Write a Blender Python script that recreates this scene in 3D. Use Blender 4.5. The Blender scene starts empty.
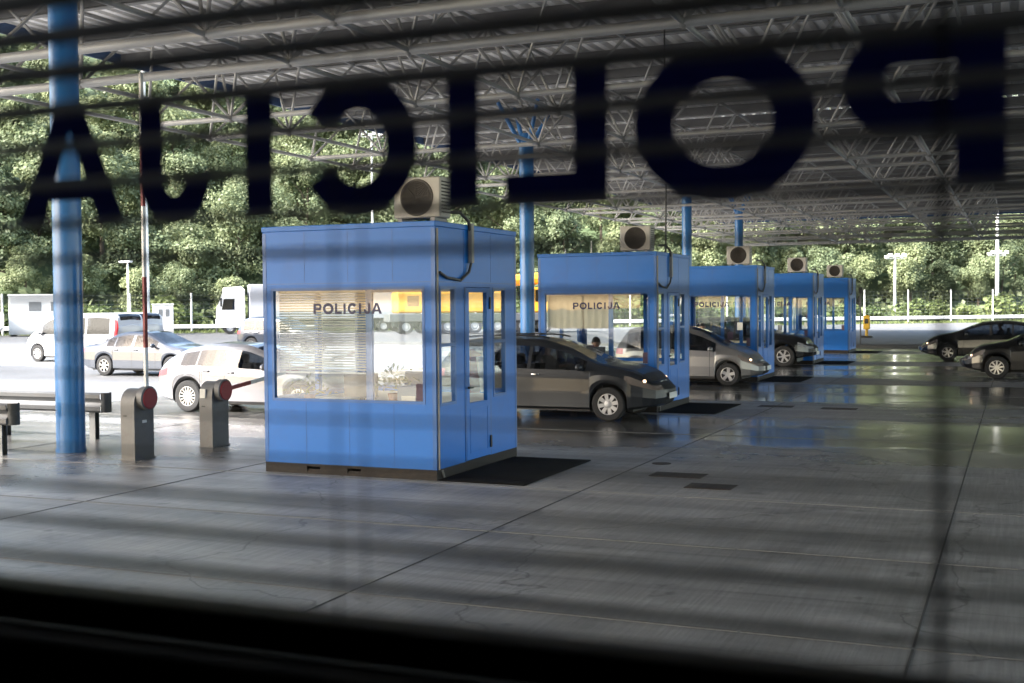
import bpy, math, random
import numpy as np
from mathutils import Vector, Matrix
R = math.radians
random.seed(7)
scene = bpy.context.scene
col = scene.collection

# ------------------------------------------------------------------ helpers
class MB:
    """Collects faces and links them as ONE mesh object."""
    def __init__(self): self.v = []; self.f = []; self.m = []
    def add(self, vs, fs, mi=0):
        o = len(self.v); self.v += [tuple(p) for p in vs]
        for f in fs: self.f.append(tuple(i + o for i in f)); self.m.append(mi)
        return self
    def quad(self, a, b, c, d, mi=0): return self.add([a, b, c, d], [(0, 1, 2, 3)], mi)
    def box(self, x0, x1, y0, y1, z0, z1, mi=0):
        return self.add([(x0,y0,z0),(x1,y0,z0),(x1,y1,z0),(x0,y1,z0),(x0,y0,z1),(x1,y0,z1),(x1,y1,z1),(x0,y1,z1)],
                        [(0,3,2,1),(4,5,6,7),(0,1,5,4),(1,2,6,5),(2,3,7,6),(3,0,4,7)], mi)
    def bev(self, x0, x1, y0, y1, z0, z1, b=.01, mi=0):
        """box with chamfered edges"""
        vs = []; 
        X=(x0,x1);Y=(y0,y1);Z=(z0,z1)
        idx = {}
        for i in (0,1):
            for j in (0,1):
                for k in (0,1):
                    sx = b if i==0 else -b; sy = b if j==0 else -b; sz = b if k==0 else -b
                    idx[(i,j,k,'x')] = len(vs); vs.append((X[i],Y[j]+sy,Z[k]+sz))
                    idx[(i,j,k,'y')] = len(vs); vs.append((X[i]+sx,Y[j],Z[k]+sz))
                    idx[(i,j,k,'z')] = len(vs); vs.append((X[i]+sx,Y[j]+sy,Z[k]))
        fs = []
        for i in (0,1): fs.append([idx[(i,j,k,'x')] for j,k in ((0,0),(1,0),(1,1),(0,1))])
        for j in (0,1): fs.append([idx[(i,j,k,'y')] for i,k in ((0,0),(1,0),(1,1),(0,1))])
        for k in (0,1): fs.append([idx[(i,j,k,'z')] for i,j in ((0,0),(1,0),(1,1),(0,1))])
        for i in (0,1):
            for j in (0,1): fs.append([idx[(i,j,0,'x')],idx[(i,j,1,'x')],idx[(i,j,1,'y')],idx[(i,j,0,'y')]])
            for k in (0,1): fs.append([idx[(i,0,k,'x')],idx[(i,1,k,'x')],idx[(i,1,k,'z')],idx[(i,0,k,'z')]])
        for j in (0,1):
            for k in (0,1): fs.append([idx[(0,j,k,'y')],idx[(1,j,k,'y')],idx[(1,j,k,'z')],idx[(0,j,k,'z')]])
        for i in (0,1):
            for j in (0,1):
                for k in (0,1): fs.append([idx[(i,j,k,a)] for a in 'xyz'])
        # orient outwards
        c = Vector(((x0+x1)/2,(y0+y1)/2,(z0+z1)/2)); out = []
        for f in fs:
            p = [Vector(vs[q]) for q in f]
            n = (p[1]-p[0]).cross(p[2]-p[0])
            out.append(f if n.dot(sum(p, Vector())/len(p)-c) > 0 else f[::-1])
        return self.add(vs, out, mi)
    def tube(self, p0, p1, r, n=8, mi=0, r1=None, cap=True):
        p0 = Vector(p0); p1 = Vector(p1); d = (p1-p0).normalized()
        a = d.cross(Vector((0,0,1)) if abs(d.z) < .9 else Vector((1,0,0))).normalized(); b = d.cross(a)
        r1 = r if r1 is None else r1; vs = []
        for p, q in ((p0, r), (p1, r1)):
            for i in range(n):
                t = 2*math.pi*i/n; vs.append(p + (a*math.cos(t)+b*math.sin(t))*q)
        fs = [(i, (i+1)%n, n+(i+1)%n, n+i) for i in range(n)]
        if cap: fs += [tuple(range(n))[::-1], tuple(range(n, 2*n))]
        return self.add(vs, fs, mi)
    def path(self, pts, r, n=8, mi=0):
        for a, b in zip(pts[:-1], pts[1:]): self.tube(a, b, r, n, mi)
        return self
    def lathe(self, prof, axis='z', n=24, at=(0,0,0), mi=0):
        """profile [(radius, height)] turned about an axis"""
        vs = []; m = len(prof)
        for i in range(n):
            t = 2*math.pi*i/n; c, s = math.cos(t), math.sin(t)
            for r, h in prof:
                p = {'z': (r*c, r*s, h), 'x': (h, r*c, r*s), 'y': (r*s, h, r*c)}[axis]
                vs.append((p[0]+at[0], p[1]+at[1], p[2]+at[2]))
        fs = []
        for i in range(n):
            j = (i+1) % n
            for k in range(m-1): fs.append((i*m+k, j*m+k, j*m+k+1, i*m+k+1))
        return self.add(vs, fs, mi)
    def ball(self, c, rx, ry=None, rz=None, n=12, mi=0):
        ry = ry or rx; rz = rz or rx; m = n//2; vs = []; fs = []
        for k in range(m+1):
            ph = math.pi*k/m
            for i in range(n):
                t = 2*math.pi*i/n
                vs.append((c[0]+rx*math.sin(ph)*math.cos(t), c[1]+ry*math.sin(ph)*math.sin(t), c[2]+rz*math.cos(ph)))
        for k in range(m):
            for i in range(n): fs.append((k*n+i, (k+1)*n+i, (k+1)*n+(i+1)%n, k*n+(i+1)%n))
        return self.add(vs, fs, mi)
    def build(self, name, mats, parent=None, smooth=None, loc=None):
        me = bpy.data.meshes.new(name)
        me.from_pydata(self.v, [], self.f)
        for m in (mats if isinstance(mats, (list, tuple)) else [mats]): me.materials.append(m)
        me.polygons.foreach_set('material_index', self.m)
        me.update()
        if smooth is not None:
            me.shade_smooth(); me.set_sharp_from_angle(angle=R(smooth))
        o = bpy.data.objects.new(name, me); col.objects.link(o)
        if parent: o.parent = parent
        if loc is not None: o.location = loc
        return o

def empty(name, loc=(0,0,0), rz=0):
    o = bpy.data.objects.new(name, None); col.objects.link(o)
    o.location = loc; o.rotation_euler = (0, 0, rz); o.empty_display_size = .2
    return o
def tag(o, label=None, cat=None, group=None, kind=None):
    for k, v in (('label', label), ('category', cat), ('group', group), ('kind', kind)):
        if v: o[k] = v
    return o
def thing(name, label, cat, loc=(0,0,0), rz=0, group=None): return tag(empty(name, loc, rz), label, cat, group)
kids = {}
def copy_tree(o, parent=None):
    c = o.copy(); col.objects.link(c)
    if parent: c.parent = parent
    for ch in [x for x in o.children]: copy_tree(ch, c)
    return c

# ------------------------------------------------------------------ materials
def new(name):
    m = bpy.data.materials.new(name); m.use_nodes = True
    nt = m.node_tree; return m, nt, nt.nodes['Principled BSDF']
def N(nt, t, **kw):
    n = nt.nodes.new(t)
    for k, v in kw.items():
        if k in n.inputs: n.inputs[k].default_value = v
        else: setattr(n, k, v)
    return n
def mat(name, c, rough=.5, metal=0, coat=0, var=.12, vs=3., bump=0, bs=40., dirt=0, spec=.5):
    """paint-like material with slow tone variation, optional bump and dirt patches"""
    m, nt, b = new(name); L = nt.links
    tc = N(nt, 'ShaderNodeTexCoord')
    ns = N(nt, 'ShaderNodeTexNoise', Scale=vs, Detail=5., Roughness=.6); L.new(tc.outputs['Object'], ns.inputs['Vector'])
    mx = N(nt, 'ShaderNodeMix', data_type='RGBA')
    mx.inputs['A'].default_value = (*[x*(1-var) for x in c], 1); mx.inputs['B'].default_value = (*[min(1, x*(1+var)) for x in c], 1)
    L.new(ns.outputs['Fac'], mx.inputs['Factor']); out = mx.outputs['Result']
    if dirt:
        n2 = N(nt, 'ShaderNodeTexNoise', Scale=vs*2.3, Detail=8., Roughness=.7); L.new(tc.outputs['Object'], n2.inputs['Vector'])
        rp = N(nt, 'ShaderNodeValToRGB'); rp.color_ramp.elements[0].position = .52; rp.color_ramp.elements[1].position = .72
        L.new(n2.outputs['Fac'], rp.inputs['Fac'])
        mm = N(nt, 'ShaderNodeMath', operation='MULTIPLY'); mm.inputs[1].default_value = dirt; L.new(rp.outputs['Color'], mm.inputs[0])
        m2 = N(nt, 'ShaderNodeMix', data_type='RGBA'); m2.inputs['B'].default_value = (.07, .045, .03, 1)
        L.new(mm.outputs[0], m2.inputs['Factor']); L.new(out, m2.inputs['A']); out = m2.outputs['Result']
    L.new(out, b.inputs['Base Color'])
    b.inputs['Roughness'].default_value = rough; b.inputs['Metallic'].default_value = metal
    b.inputs['Coat Weight'].default_value = coat; b.inputs['Coat Roughness'].default_value = .05
    b.inputs['Specular IOR Level'].default_value = spec
    if bump:
        n3 = N(nt, 'ShaderNodeTexNoise', Scale=bs, Detail=4.); L.new(tc.outputs['Object'], n3.inputs['Vector'])
        bp = N(nt, 'ShaderNodeBump', Strength=bump, Distance=.01); L.new(n3.outputs['Fac'], bp.inputs['Height']); L.new(bp.outputs['Normal'], b.inputs['Normal'])
    return m
def glass(name, tint=(.9,.93,.92), base=.05):
    m, nt, b = new(name); L = nt.links; nt.nodes.remove(b)
    out = nt.nodes['Material Output']
    t = N(nt, 'ShaderNodeBsdfTransparent'); t.inputs['Color'].default_value = (*tint, 1)
    g = N(nt, 'ShaderNodeBsdfGlossy', Roughness=.01); g.inputs['Color'].default_value = (.95,.97,1,1)
    ns = N(nt, 'ShaderNodeTexNoise', Scale=1.3, Detail=2.); tc = N(nt, 'ShaderNodeTexCoord'); L.new(tc.outputs['Object'], ns.inputs['Vector'])
    bp = N(nt, 'ShaderNodeBump', Strength=.04, Distance=.02); L.new(ns.outputs['Fac'], bp.inputs['Height']); L.new(bp.outputs['Normal'], g.inputs['Normal'])
    fc = N(nt, 'ShaderNodeLayerWeight', Blend=.5); lw = N(nt, 'ShaderNodeMath', operation='POWER'); lw.inputs[1].default_value = 4.5; L.new(fc.outputs['Facing'], lw.inputs[0])
    ad = N(nt, 'ShaderNodeMath', operation='ADD'); ad.inputs[1].default_value = base+.045; ad.use_clamp = True; L.new(lw.outputs[0], ad.inputs[0])
    mx = N(nt, 'ShaderNodeMixShader'); L.new(ad.outputs[0], mx.inputs[0]); L.new(t.outputs[0], mx.inputs[1]); L.new(g.outputs[0], mx.inputs[2])
    L.new(mx.outputs[0], out.inputs['Surface']); return m

M = dict(
    blue=mat('booth_blue_paint', (.004,.150,.56), .42, 0, .02, .10, 1.2, .06, 5, spec=.4, dirt=.10),
    blue_frame=mat('blue_aluminium_frame', (.008,.115,.40), .38, 0, .05, .06, 3),
    column_blue=mat('column_blue_paint', (.025,.17,.46), .3, 0, .2, .10, 2.0, .05, 12),
    skid=mat('rusty_skid_steel', (.020,.016,.014), .75, .2, 0, .4, 6, .4, 30, dirt=.4),
    white_in=mat('booth_interior_white', (.62,.60,.55), .7, var=.05),
    steel=mat('canopy_steel_paint', (.42,.42,.415), .5, .1, 0, .18, 1.0),
    steel_dk=mat('canopy_brace_steel', (.28,.278,.275), .55, .1, 0, .2, 1.0),
    sheet=mat('roof_sheet_galvanised', (.86,.85,.83), .5, .0, 0, .15, .6),
    purlin=mat('purlin_steel', (.20,.195,.19), .6, .1),
    fascia=mat('blue_fascia_sheet', (.04,.085,.19), .5, 0, 0, .1, .5),
    grey_housing=mat('barrier_grey_paint', (.12,.12,.12), .5, 0, 0, .15, 5, .1, 50, dirt=.45),
    red=mat('red_plastic', (.26,.012,.018), .5, var=.15, vs=8, dirt=.15),
    barrier_red=mat('barrier_stripe_red', (.22,.015,.015), .5),
    white=mat('white_paint', (.78,.78,.77), .4, 0, .1, .04),
    galv=mat('galvanised_steel', (.13,.135,.14), .45, .5, 0, .2, 4, .1, 25, dirt=.12),
    rail_dark=mat('shade_darkened_rail_steel', (.055,.057,.06), .5, .3, 0, .25, 5, .1, 25, dirt=.3),  # shade on the guard rails put into a darker steel colour, plus dirt
    mast=mat('mast_galvanised_light', (.72,.72,.70), .5, .1, 0, .08, 1),
    ac=mat('ac_cream_casing', (.52,.50,.46), .5, 0, 0, .12, 3, .05, 20, dirt=.2),
    ac_dark=mat('ac_fan_recess', (.03,.025,.02), .6),
    black=mat('black_plastic', (.012,.012,.013), .5),
    rubber=mat('tyre_rubber', (.016,.016,.017), .8, bump=.2, bs=60),
    mat=mat('black_rubber_mat', (.007,.007,.0075), .9, bump=.6, bs=55, spec=.15),
    rim=mat('alloy_rim', (.50,.50,.50), .3, .75, 0, .1),
    hubcap=mat('silver_hub_cap', (.45,.45,.46), .4, .3, .2, .1),
    cable=mat('dark_pipe', (.05,.05,.05), .5),
    conduit=mat('grey_pipe_lagging', (.30,.29,.27), .6),
    vinyl=mat('navy_vinyl', (.006,.009,.05), .45),
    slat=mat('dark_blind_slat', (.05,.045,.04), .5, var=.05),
    cord=mat('blind_cord', (.03,.028,.026), .8),
    pale_slat=mat('pale_blind_slat', (.62,.60,.54), .5, var=.05),
    beige=mat('beige_blind_cloth', (.50,.44,.34), .9, var=.1),
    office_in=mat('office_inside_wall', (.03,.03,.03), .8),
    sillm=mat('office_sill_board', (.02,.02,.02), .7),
    desk=mat('desk_laminate', (.45,.44,.42), .4),
    chair=mat('blue_grey_fabric', (.04,.07,.14), .9),
    screen=mat('monitor_glass', (.012,.012,.014), .3),
    paper=mat('white_paper', (.75,.74,.70), .8),
    yellow=mat('machine_yellow', (.68,.33,.02), .45, 0, .2, .1, 1, dirt=.2),
    post_yellow=mat('post_yellow', (.60,.36,.02), .5),
    tarp=mat('grey_tarpaulin', (.30,.31,.34), .5, 0, 0, .1, .6, .2, 2),
    container=mat('white_container_sheet', (.55,.55,.54), .5, 0, 0, .06, 1),
    plate=mat('rusty_steel_plate', (.045,.036,.03), .6, .3, 0, .3, 9, .3, 60, dirt=.4),
    kerb=mat('kerb_concrete', (.10,.10,.095), .8, var=.2, vs=4),
    bark=mat('tree_bark', (.09,.07,.05), .9, bump=.5, bs=12),
    skin=mat('skin', (.46,.26,.18), .55, var=.06, vs=20),
    hair=mat('dark_hair', (.012,.01,.009), .6),
    shirt_dk=mat('navy_uniform_shirt', (.012,.016,.035), .85, var=.2, vs=10),
    shirt_lt=mat('light_blue_shirt', (.20,.26,.36), .85, var=.1, vs=10),
    shirt_gr=mat('olive_shirt', (.10,.09,.06), .85, var=.1, vs=10),
    trousers=mat('dark_trousers', (.015,.016,.02), .9),
    seat=mat('car_seat_cloth', (.022,.022,.025), .9, bump=.3, bs=40),
    int=mat('car_interior_plastic', (.02,.02,.021), .7),
    chrome=mat('chrome_trim', (.6,.6,.6), .15, .9),
    taillamp=mat('red_tail_lamp', (.35,.012,.015), .2, 0, .6),
    leafplant=mat('house_plant_leaf', (.13,.17,.02), .6, var=.35, vs=12),
    terracotta=mat('plant_pot', (.25,.10,.05), .8),
    sticker=mat('window_sticker', (.09,.055,.09), .6, var=.4, vs=16),
    coatred=mat('red_jacket_cloth', (.30,.03,.03), .9),
    gl_booth=glass('booth_window_glass', (.88,.91,.90), .035),
    gl_office=glass('office_window_glass', (.90,.91,.91), .0),
    gl_car=glass('car_window_glass', (.22,.25,.285), .02),
    gl_van=glass('dark_tinted_van_glass', (.10,.11,.12), .0),
)
def lampmat(name, c, strength=0):
    m, nt, b = new(name)
    b.inputs['Base Color'].default_value = (*c, 1); b.inputs['Roughness'].default_value = .12; b.inputs['Coat Weight'].default_value = .6
    ns = N(nt, 'ShaderNodeTexNoise', Scale=30.); mx = N(nt, 'ShaderNodeMix', data_type='RGBA')
    mx.inputs['A'].default_value = (*[x*.5 for x in c], 1); mx.inputs['B'].default_value = (*c, 1)
    nt.links.new(ns.outputs['Fac'], mx.inputs['Factor']); nt.links.new(mx.outputs['Result'], b.inputs['Base Color'])
    if strength:
        b.inputs['Emission Color'].default_value = (1, .62, .35, 1); b.inputs['Emission Strength'].default_value = strength
    return m
M['lamp_off'] = lampmat('clear_headlamp', (.55,.55,.55))
M['lamp_on'] = lampmat('lit_headlamp_housing', (.22,.20,.19), .004)
M['bulb'] = lampmat('lit_headlamp_bulb', (.9,.8,.6), 1.0)

# asphalt / concrete / foliage --------------------------------------------------
def concrete():
    m, nt, b = new('canopy_concrete'); L = nt.links
    tc = N(nt, 'ShaderNodeTexCoord'); sp = N(nt, 'ShaderNodeSeparateXYZ'); L.new(tc.outputs['Object'], sp.inputs[0])
    def math_(op, a, c=None, clamp=False):
        n = N(nt, 'ShaderNodeMath', operation=op); n.use_clamp = clamp
        for i, q in enumerate((a, c)):
            if q is None: continue
            if isinstance(q, (int, float)): n.inputs[i].default_value = q
            else: L.new(q, n.inputs[i])
        return n.outputs[0]
    def noise(scale, det=6., rough=.6, vec=None):
        n = N(nt, 'ShaderNodeTexNoise', Scale=scale, Detail=det, Roughness=rough); L.new(vec or tc.outputs['Object'], n.inputs['Vector']); return n.outputs['Fac']
    def stretch(sx, sy):
        mp = N(nt, 'ShaderNodeMapping'); mp.inputs['Scale'].default_value = (sx, sy, 1); L.new(tc.outputs['Object'], mp.inputs['Vector']); return mp.outputs[0]
    def ramp(fac, pts, interp='LINEAR'):
        r = N(nt, 'ShaderNodeValToRGB'); e = r.color_ramp.elements; r.color_ramp.interpolation = interp
        while len(e) < len(pts): e.new(.5)
        for q, (p, c) in zip(e, pts): q.position = p; q.color = (c, c, c, 1)
        L.new(fac, r.inputs['Fac']); return r.outputs['Color']
    big = noise(.22, 5.); mid = noise(1.7, 8., .65); fine = noise(60., 4.)
    brush = noise(9., 4., .6, stretch(3.2, .12))       # brushed grooves run along Y
    tracks = noise(1.2, 5., .6, stretch(.10, 1.6))     # tyre dirt runs along the lanes
    # wetness: rain carried in along each lane, drier beside the booths
    fr = math_('FRACT', math_('DIVIDE', math_('SUBTRACT', sp.outputs['Y'], 13.05), 9.7))
    lane = ramp(fr, [(0., .48), (.22, .48), (.36, .80), (.62, 1.), (.90, .95), (1., .48)])
    first = ramp(math_('DIVIDE', sp.outputs['Y'], 40.), [(.0, .10), (.31, .14), (.385, .55), (.48, 1.), (1., 1.)])
    side = ramp(math_('DIVIDE', math_('ADD', sp.outputs['X'], 24.), 24.), [(0., .75), (.35, .72), (.7, .9), (1., 1.)])
    leftwet = ramp(math_('DIVIDE', math_('ADD', sp.outputs['X'], 20.), 20.), [(0., .62), (.42, .60), (.62, .12), (1., 0.)])
    wl = math_('MAXIMUM', math_('MULTIPLY', math_('MULTIPLY', lane, first), side), leftwet)
    wet = ramp(math_('ADD', wl, math_('MULTIPLY', math_('SUBTRACT', math_('ADD', math_('MULTIPLY', noise(.45, 7., .62, stretch(.35, 1.)), .6), math_('MULTIPLY', mid, .4)), .5), 1.9)), [(.40, 0.), (.62, 1.)])
    puddle = ramp(math_('ADD', wl, math_('MULTIPLY', math_('SUBTRACT', noise(.5, 5., .55, stretch(.4, 1.)), .5), 1.7)), [(.72, 0.), (.86, 1.)])
    base = math_('ADD', math_('ADD', math_('MULTIPLY', big, .16), math_('MULTIPLY', mid, .14)), math_('ADD', math_('MULTIPLY', fine, .05), math_('ADD', math_('MULTIPLY', brush, .12), math_('MULTIPLY', tracks, .20))))
    v = ramp(base, [(.25, .11), (.33, .26), (.41, .46)])
    spots = ramp(noise(3.1, 3., .5), [(.64, 1.), (.72, .55)])
    oil = ramp(noise(.8, 7., .7), [(.56, 1.), (.70, .58)])
    scuff = ramp(noise(2.2, 6., .7, stretch(.08, 2.2)), [(.55, 1.), (.66, .70)])      # tyre marks along the lanes
    vr = N(nt, 'ShaderNodeTexVoronoi', feature='DISTANCE_TO_EDGE', Scale=.22)
    wv = N(nt, 'ShaderNodeTexNoise', Scale=1.1, Detail=6.); L.new(tc.outputs['Object'], wv.inputs['Vector'])
    va = N(nt, 'ShaderNodeVectorMath', operation='ADD'); L.new(tc.outputs['Object'], va.inputs[0]); L.new(wv.outputs['Color'], va.inputs[1]); L.new(va.outputs[0], vr.inputs['Vector'])
    crack = ramp(vr.outputs['Distance'], [(.0008, .45), (.0035, 1.)])
    v = math_('MULTIPLY', math_('MULTIPLY', v, spots), math_('MULTIPLY', math_('MULTIPLY', oil, scuff), crack))
    v = math_('MULTIPLY', v, math_('SUBTRACT', 1., math_('MULTIPLY', wet, .55)))
    cm = N(nt, 'ShaderNodeMix', data_type='RGBA', blend_type='MULTIPLY'); cm.inputs['Factor'].default_value = 1
    cm.inputs['B'].default_value = (1.0, .965, .925, 1)
    cc = N(nt, 'ShaderNodeCombineColor')
    for i in range(3): L.new(v, cc.inputs[i])
    L.new(cc.outputs[0], cm.inputs['A']); L.new(cm.outputs['Result'], b.inputs['Base Color'])
    rg = math_('SUBTRACT', math_('ADD', .30, math_('MULTIPLY', mid, .30)), math_('ADD', math_('MULTIPLY', wet, .24), math_('MULTIPLY', puddle, .11)), True)
    L.new(math_('MAXIMUM', rg, .105), b.inputs['Roughness'])
    b.inputs['Specular IOR Level'].default_value = .5
    h = math_('ADD', math_('MULTIPLY', brush, .6), math_('ADD', math_('MULTIPLY', fine, .25), math_('MULTIPLY', mid, .5)))
    h = math_('MULTIPLY', h, math_('SUBTRACT', 1., math_('MULTIPLY', puddle, .93)))
    bp = N(nt, 'ShaderNodeBump', Strength=.45, Distance=.015); L.new(h, bp.inputs['Height']); L.new(bp.outputs['Normal'], b.inputs['Normal'])
    return m
def film():
    m, nt, b = new('navy_vinyl_film'); L = nt.links
    ns = N(nt, 'ShaderNodeTexNoise', Scale=6.); tr = N(nt, 'ShaderNodeBsdfTranslucent'); mx = N(nt, 'ShaderNodeMix', data_type='RGBA')
    mx.inputs['A'].default_value = (.006,.007,.060,1); mx.inputs['B'].default_value = (.009,.010,.085,1); L.new(ns.outputs['Fac'], mx.inputs['Factor'])
    L.new(mx.outputs['Result'], b.inputs['Base Color']); L.new(mx.outputs['Result'], tr.inputs['Color']); b.inputs['Roughness'].default_value = .45
    ms = N(nt, 'ShaderNodeMixShader'); ms.inputs[0].default_value = .24; L.new(b.outputs[0], ms.inputs[1]); L.new(tr.outputs[0], ms.inputs[2]); L.new(ms.outputs[0], nt.nodes['Material Output'].inputs['Surface'])
    return m
M['vinyl'] = film()
M['concrete'] = concrete()
M['lot'] = mat('lot_asphalt_worn', (.135,.136,.138), .6, 0, 0, .34, .45, .3, 30, dirt=.28)
M['joint'] = mat('joint_sealant', (.065,.063,.06), .7)
M['joint_pale'] = mat('joint_pale_lime', (.215,.21,.20), .7, var=.3, vs=6)
M['grass_ground'] = mat('verge_earth', (.07,.085,.03), .9, var=.4, vs=.6)
M['under'] = mat('hill_undergrowth', (.07,.10,.045), .95, var=.6, vs=.35, bump=1., bs=2.)
def leafmat(name, dark, light):
    m, nt, b = new(name); L = nt.links
    tc = N(nt, 'ShaderNodeTexCoord'); oi = N(nt, 'ShaderNodeObjectInfo')
    ns = N(nt, 'ShaderNodeTexNoise', Scale=.55, Detail=4., Roughness=.7); L.new(tc.outputs['Object'], ns.inputs['Vector'])
    ad = N(nt, 'ShaderNodeMath', operation='MULTIPLY_ADD'); ad.inputs[1].default_value = .9; L.new(oi.outputs['Random'], ad.inputs[0])
    s = N(nt, 'ShaderNodeMath', operation='MULTIPLY_ADD'); s.inputs[1].default_value = 1.6; s.inputs[2].default_value = -.75; L.new(ns.outputs['Fac'], s.inputs[0]); L.new(s.outputs[0], ad.inputs[2])
    rp = N(nt, 'ShaderNodeValToRGB'); e = rp.color_ramp.elements; e[0].position = 0; e[0].color = (*dark, 1); e[1].position = 1; e[1].color = (*light, 1)
    L.new(ad.outputs[0], rp.inputs['Fac']); L.new(rp.outputs['Color'], b.inputs['Base Color'])
    b.inputs['Roughness'].default_value = .55; b.inputs['Specular IOR Level'].default_value = .3
    tr = N(nt, 'ShaderNodeBsdfTranslucent'); L.new(rp.outputs['Color'], tr.inputs['Color'])
    mx = N(nt, 'ShaderNodeMixShader'); mx.inputs[0].default_value = .38
    out = nt.nodes['Material Output']; L.new(b.outputs[0], mx.inputs[1]); L.new(tr.outputs[0], mx.inputs[2]); L.new(mx.outputs[0], out.inputs['Surface'])
    return m
M['leaf'] = leafmat('broadleaf_foliage', (.12,.155,.085), (.26,.295,.155))
M['leaf_bush'] = leafmat('bush_foliage', (.07,.105,.04), (.20,.24,.09))
def paint(name, c, metal=.4, rough=.3, var=.05):
    return mat(name, c, rough, metal, .8, var, 1.5)
M['p_grey'] = mat('dark_grey_metallic', (.019,.022,.028), .34, .1, .2, .05, 1.5, spec=.35)
M['p_silver'] = paint('silver_metallic', (.20,.198,.20), .45)
M['p_black'] = paint('black_car_paint', (.010,.010,.011), 0, .2)
M['p_char'] = paint('charcoal_car_paint', (.011,.011,.012), .3)
M['p_white'] = paint('white_car_paint', (.48,.48,.49), 0)
M['p_pearl'] = paint('silver_white_paint', (.17,.172,.19), .35)
M['p_blue_grey'] = paint('blue_grey_metallic', (.030,.038,.055), .1)
M['p_darkblue'] = paint('dark_blue_paint', (.02,.03,.055), .3)

# ------------------------------------------------------------------ lettering
def arc_strip(mb, P, cx, cz, ro, ri, a0, a1, n=28):
    """strip of quads between two ellipses; P maps (s,z) to 3-D"""
    pts = []
    for i in range(n+1):
        t = a0 + (a1-a0)*i/n
        pts.append((P(cx+ro[0]*math.cos(t), cz+ro[1]*math.sin(t)), P(cx+ri[0]*math.cos(t), cz+ri[1]*math.sin(t))))
    for (a, b), (c, d) in zip(pts[:-1], pts[1:]): mb.quad(a, b, d, c)
SPANS = [('P',.010,.164),('O',.190,.384),('L',.414,.537),('I',.570,.610),('C',.645,.806),('I',.850,.891),('J',.945,1.058),('A',1.080,1.268)]
def lettering(P, st=.040):
    """the word POLICIJA; P(s, z) with s along the word from 0 to 1.27 and z from 0 to .158"""
    mb = MB(); H = .158
    def rect(s0, s1, z0, z1): mb.quad(P(s0,z0), P(s1,z0), P(s1,z1), P(s0,z1))
    for ch, a, b in SPANS:
        c = (a+b)/2
        if ch == 'I': rect(a, b, 0, H)
        elif ch == 'L': rect(a, a+st, 0, H); rect(a+st, b, 0, .036)
        elif ch == 'P':
            q = st+.006; rect(a, a+q, 0, H); m = b-.052; rect(a+q, m, H-.034, H); rect(a+q, m, .056, .090)
            arc_strip(mb, P, m, (H+.056)/2, (.052, (H-.056)/2), (.012, (H-.056)/2-.034), -math.pi/2, math.pi/2, 16)
        elif ch == 'O': arc_strip(mb, P, c, H/2, ((b-a)/2, H/2+.004), ((b-a)/2-st-.004, H/2-.034), 0, 2*math.pi, 96)
        elif ch == 'C': arc_strip(mb, P, c+.004, H/2, ((b-a)/2, H/2+.004), ((b-a)/2-st-.002, H/2-.034), R(31), R(329), 80)
        elif ch == 'J':
            rect(b-st, b, .055, H); arc_strip(mb, P, c, .055, ((b-a)/2, .058), ((b-a)/2-st, .022), R(172), R(360), 18)
        elif ch == 'A':
            w = .052; t = .046
            mb.quad(P(a,0), P(a+t,0), P(c,H-.03), P(c-.024,H)); mb.quad(P(b-t,0), P(b,0), P(c+.024,H), P(c,H-.03))
            mb.quad(P(c-.024,H), P(c,H-.03), P(c+.024,H), P(c,H))
            # bar between the legs, from leg edge to leg edge
            def inner(z): k = z/(H-.03); return (a+t)+(c-a-t)*k, (b-t)+(c-b+t)*k
            l0, r0 = inner(.034); l1, r1 = inner(.062); mb.quad(P(l0,.034), P(r0,.034), P(r1,.062), P(l1,.062))
    return mb

# ------------------------------------------------------------------ ground
def sheet(name, pts, z, m):
    mb = MB(); mb.add([(x, y, z) for x, y in pts], [tuple(range(len(pts)))]); return tag(mb.build(name, m), kind='structure')
sheet('ground', [(-900,-500),(900,-500),(900,1400),(-900,1400)], -.012, M['grass_ground'])
sheet('parking_lot', [(-140,-60),(60,-60),(60,128),(7,140.5),(-80,69.5+33),(-140,78)], -.004, M['lot'])
sheet('pavement', [(-19.2,-40),(22,-40),(22,60),(-19.2,60)], 0, M['concrete'])
jt = MB()
for x in (-.584, -4.616, -9.56, -14.2): jt.box(x-.008, x+.008, -12, 58, .0005, .004)
tag(jt.build('slab_joint', M['joint']), kind='structure')
jp = MB()
rng = random.Random(3)
for y in (7.70, 10.30, 12.9, 19.10, 26.1, 28.8, 38.5, 48.2):
    x = -19
    while x < 18:
        l = rng.uniform(.8, 3.); w = rng.uniform(.008, .022) * (1.5 if y in (19.10, 28.8) else 1)
        jp.box(x, x+l-.02, y-w, y+w, .0005, .0042); x += l
tag(jp.build('slab_joint_pale', M['joint_pale']), kind='structure')
kb = MB()
kb.bev(-40, 22, 58.6, 58.9, -.02, .13, .02); kb.box(-40, 22, 58.9, 60.4, -.01, .115)
tag(kb.build('kerb', M['kerb']), kind='structure')
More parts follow.
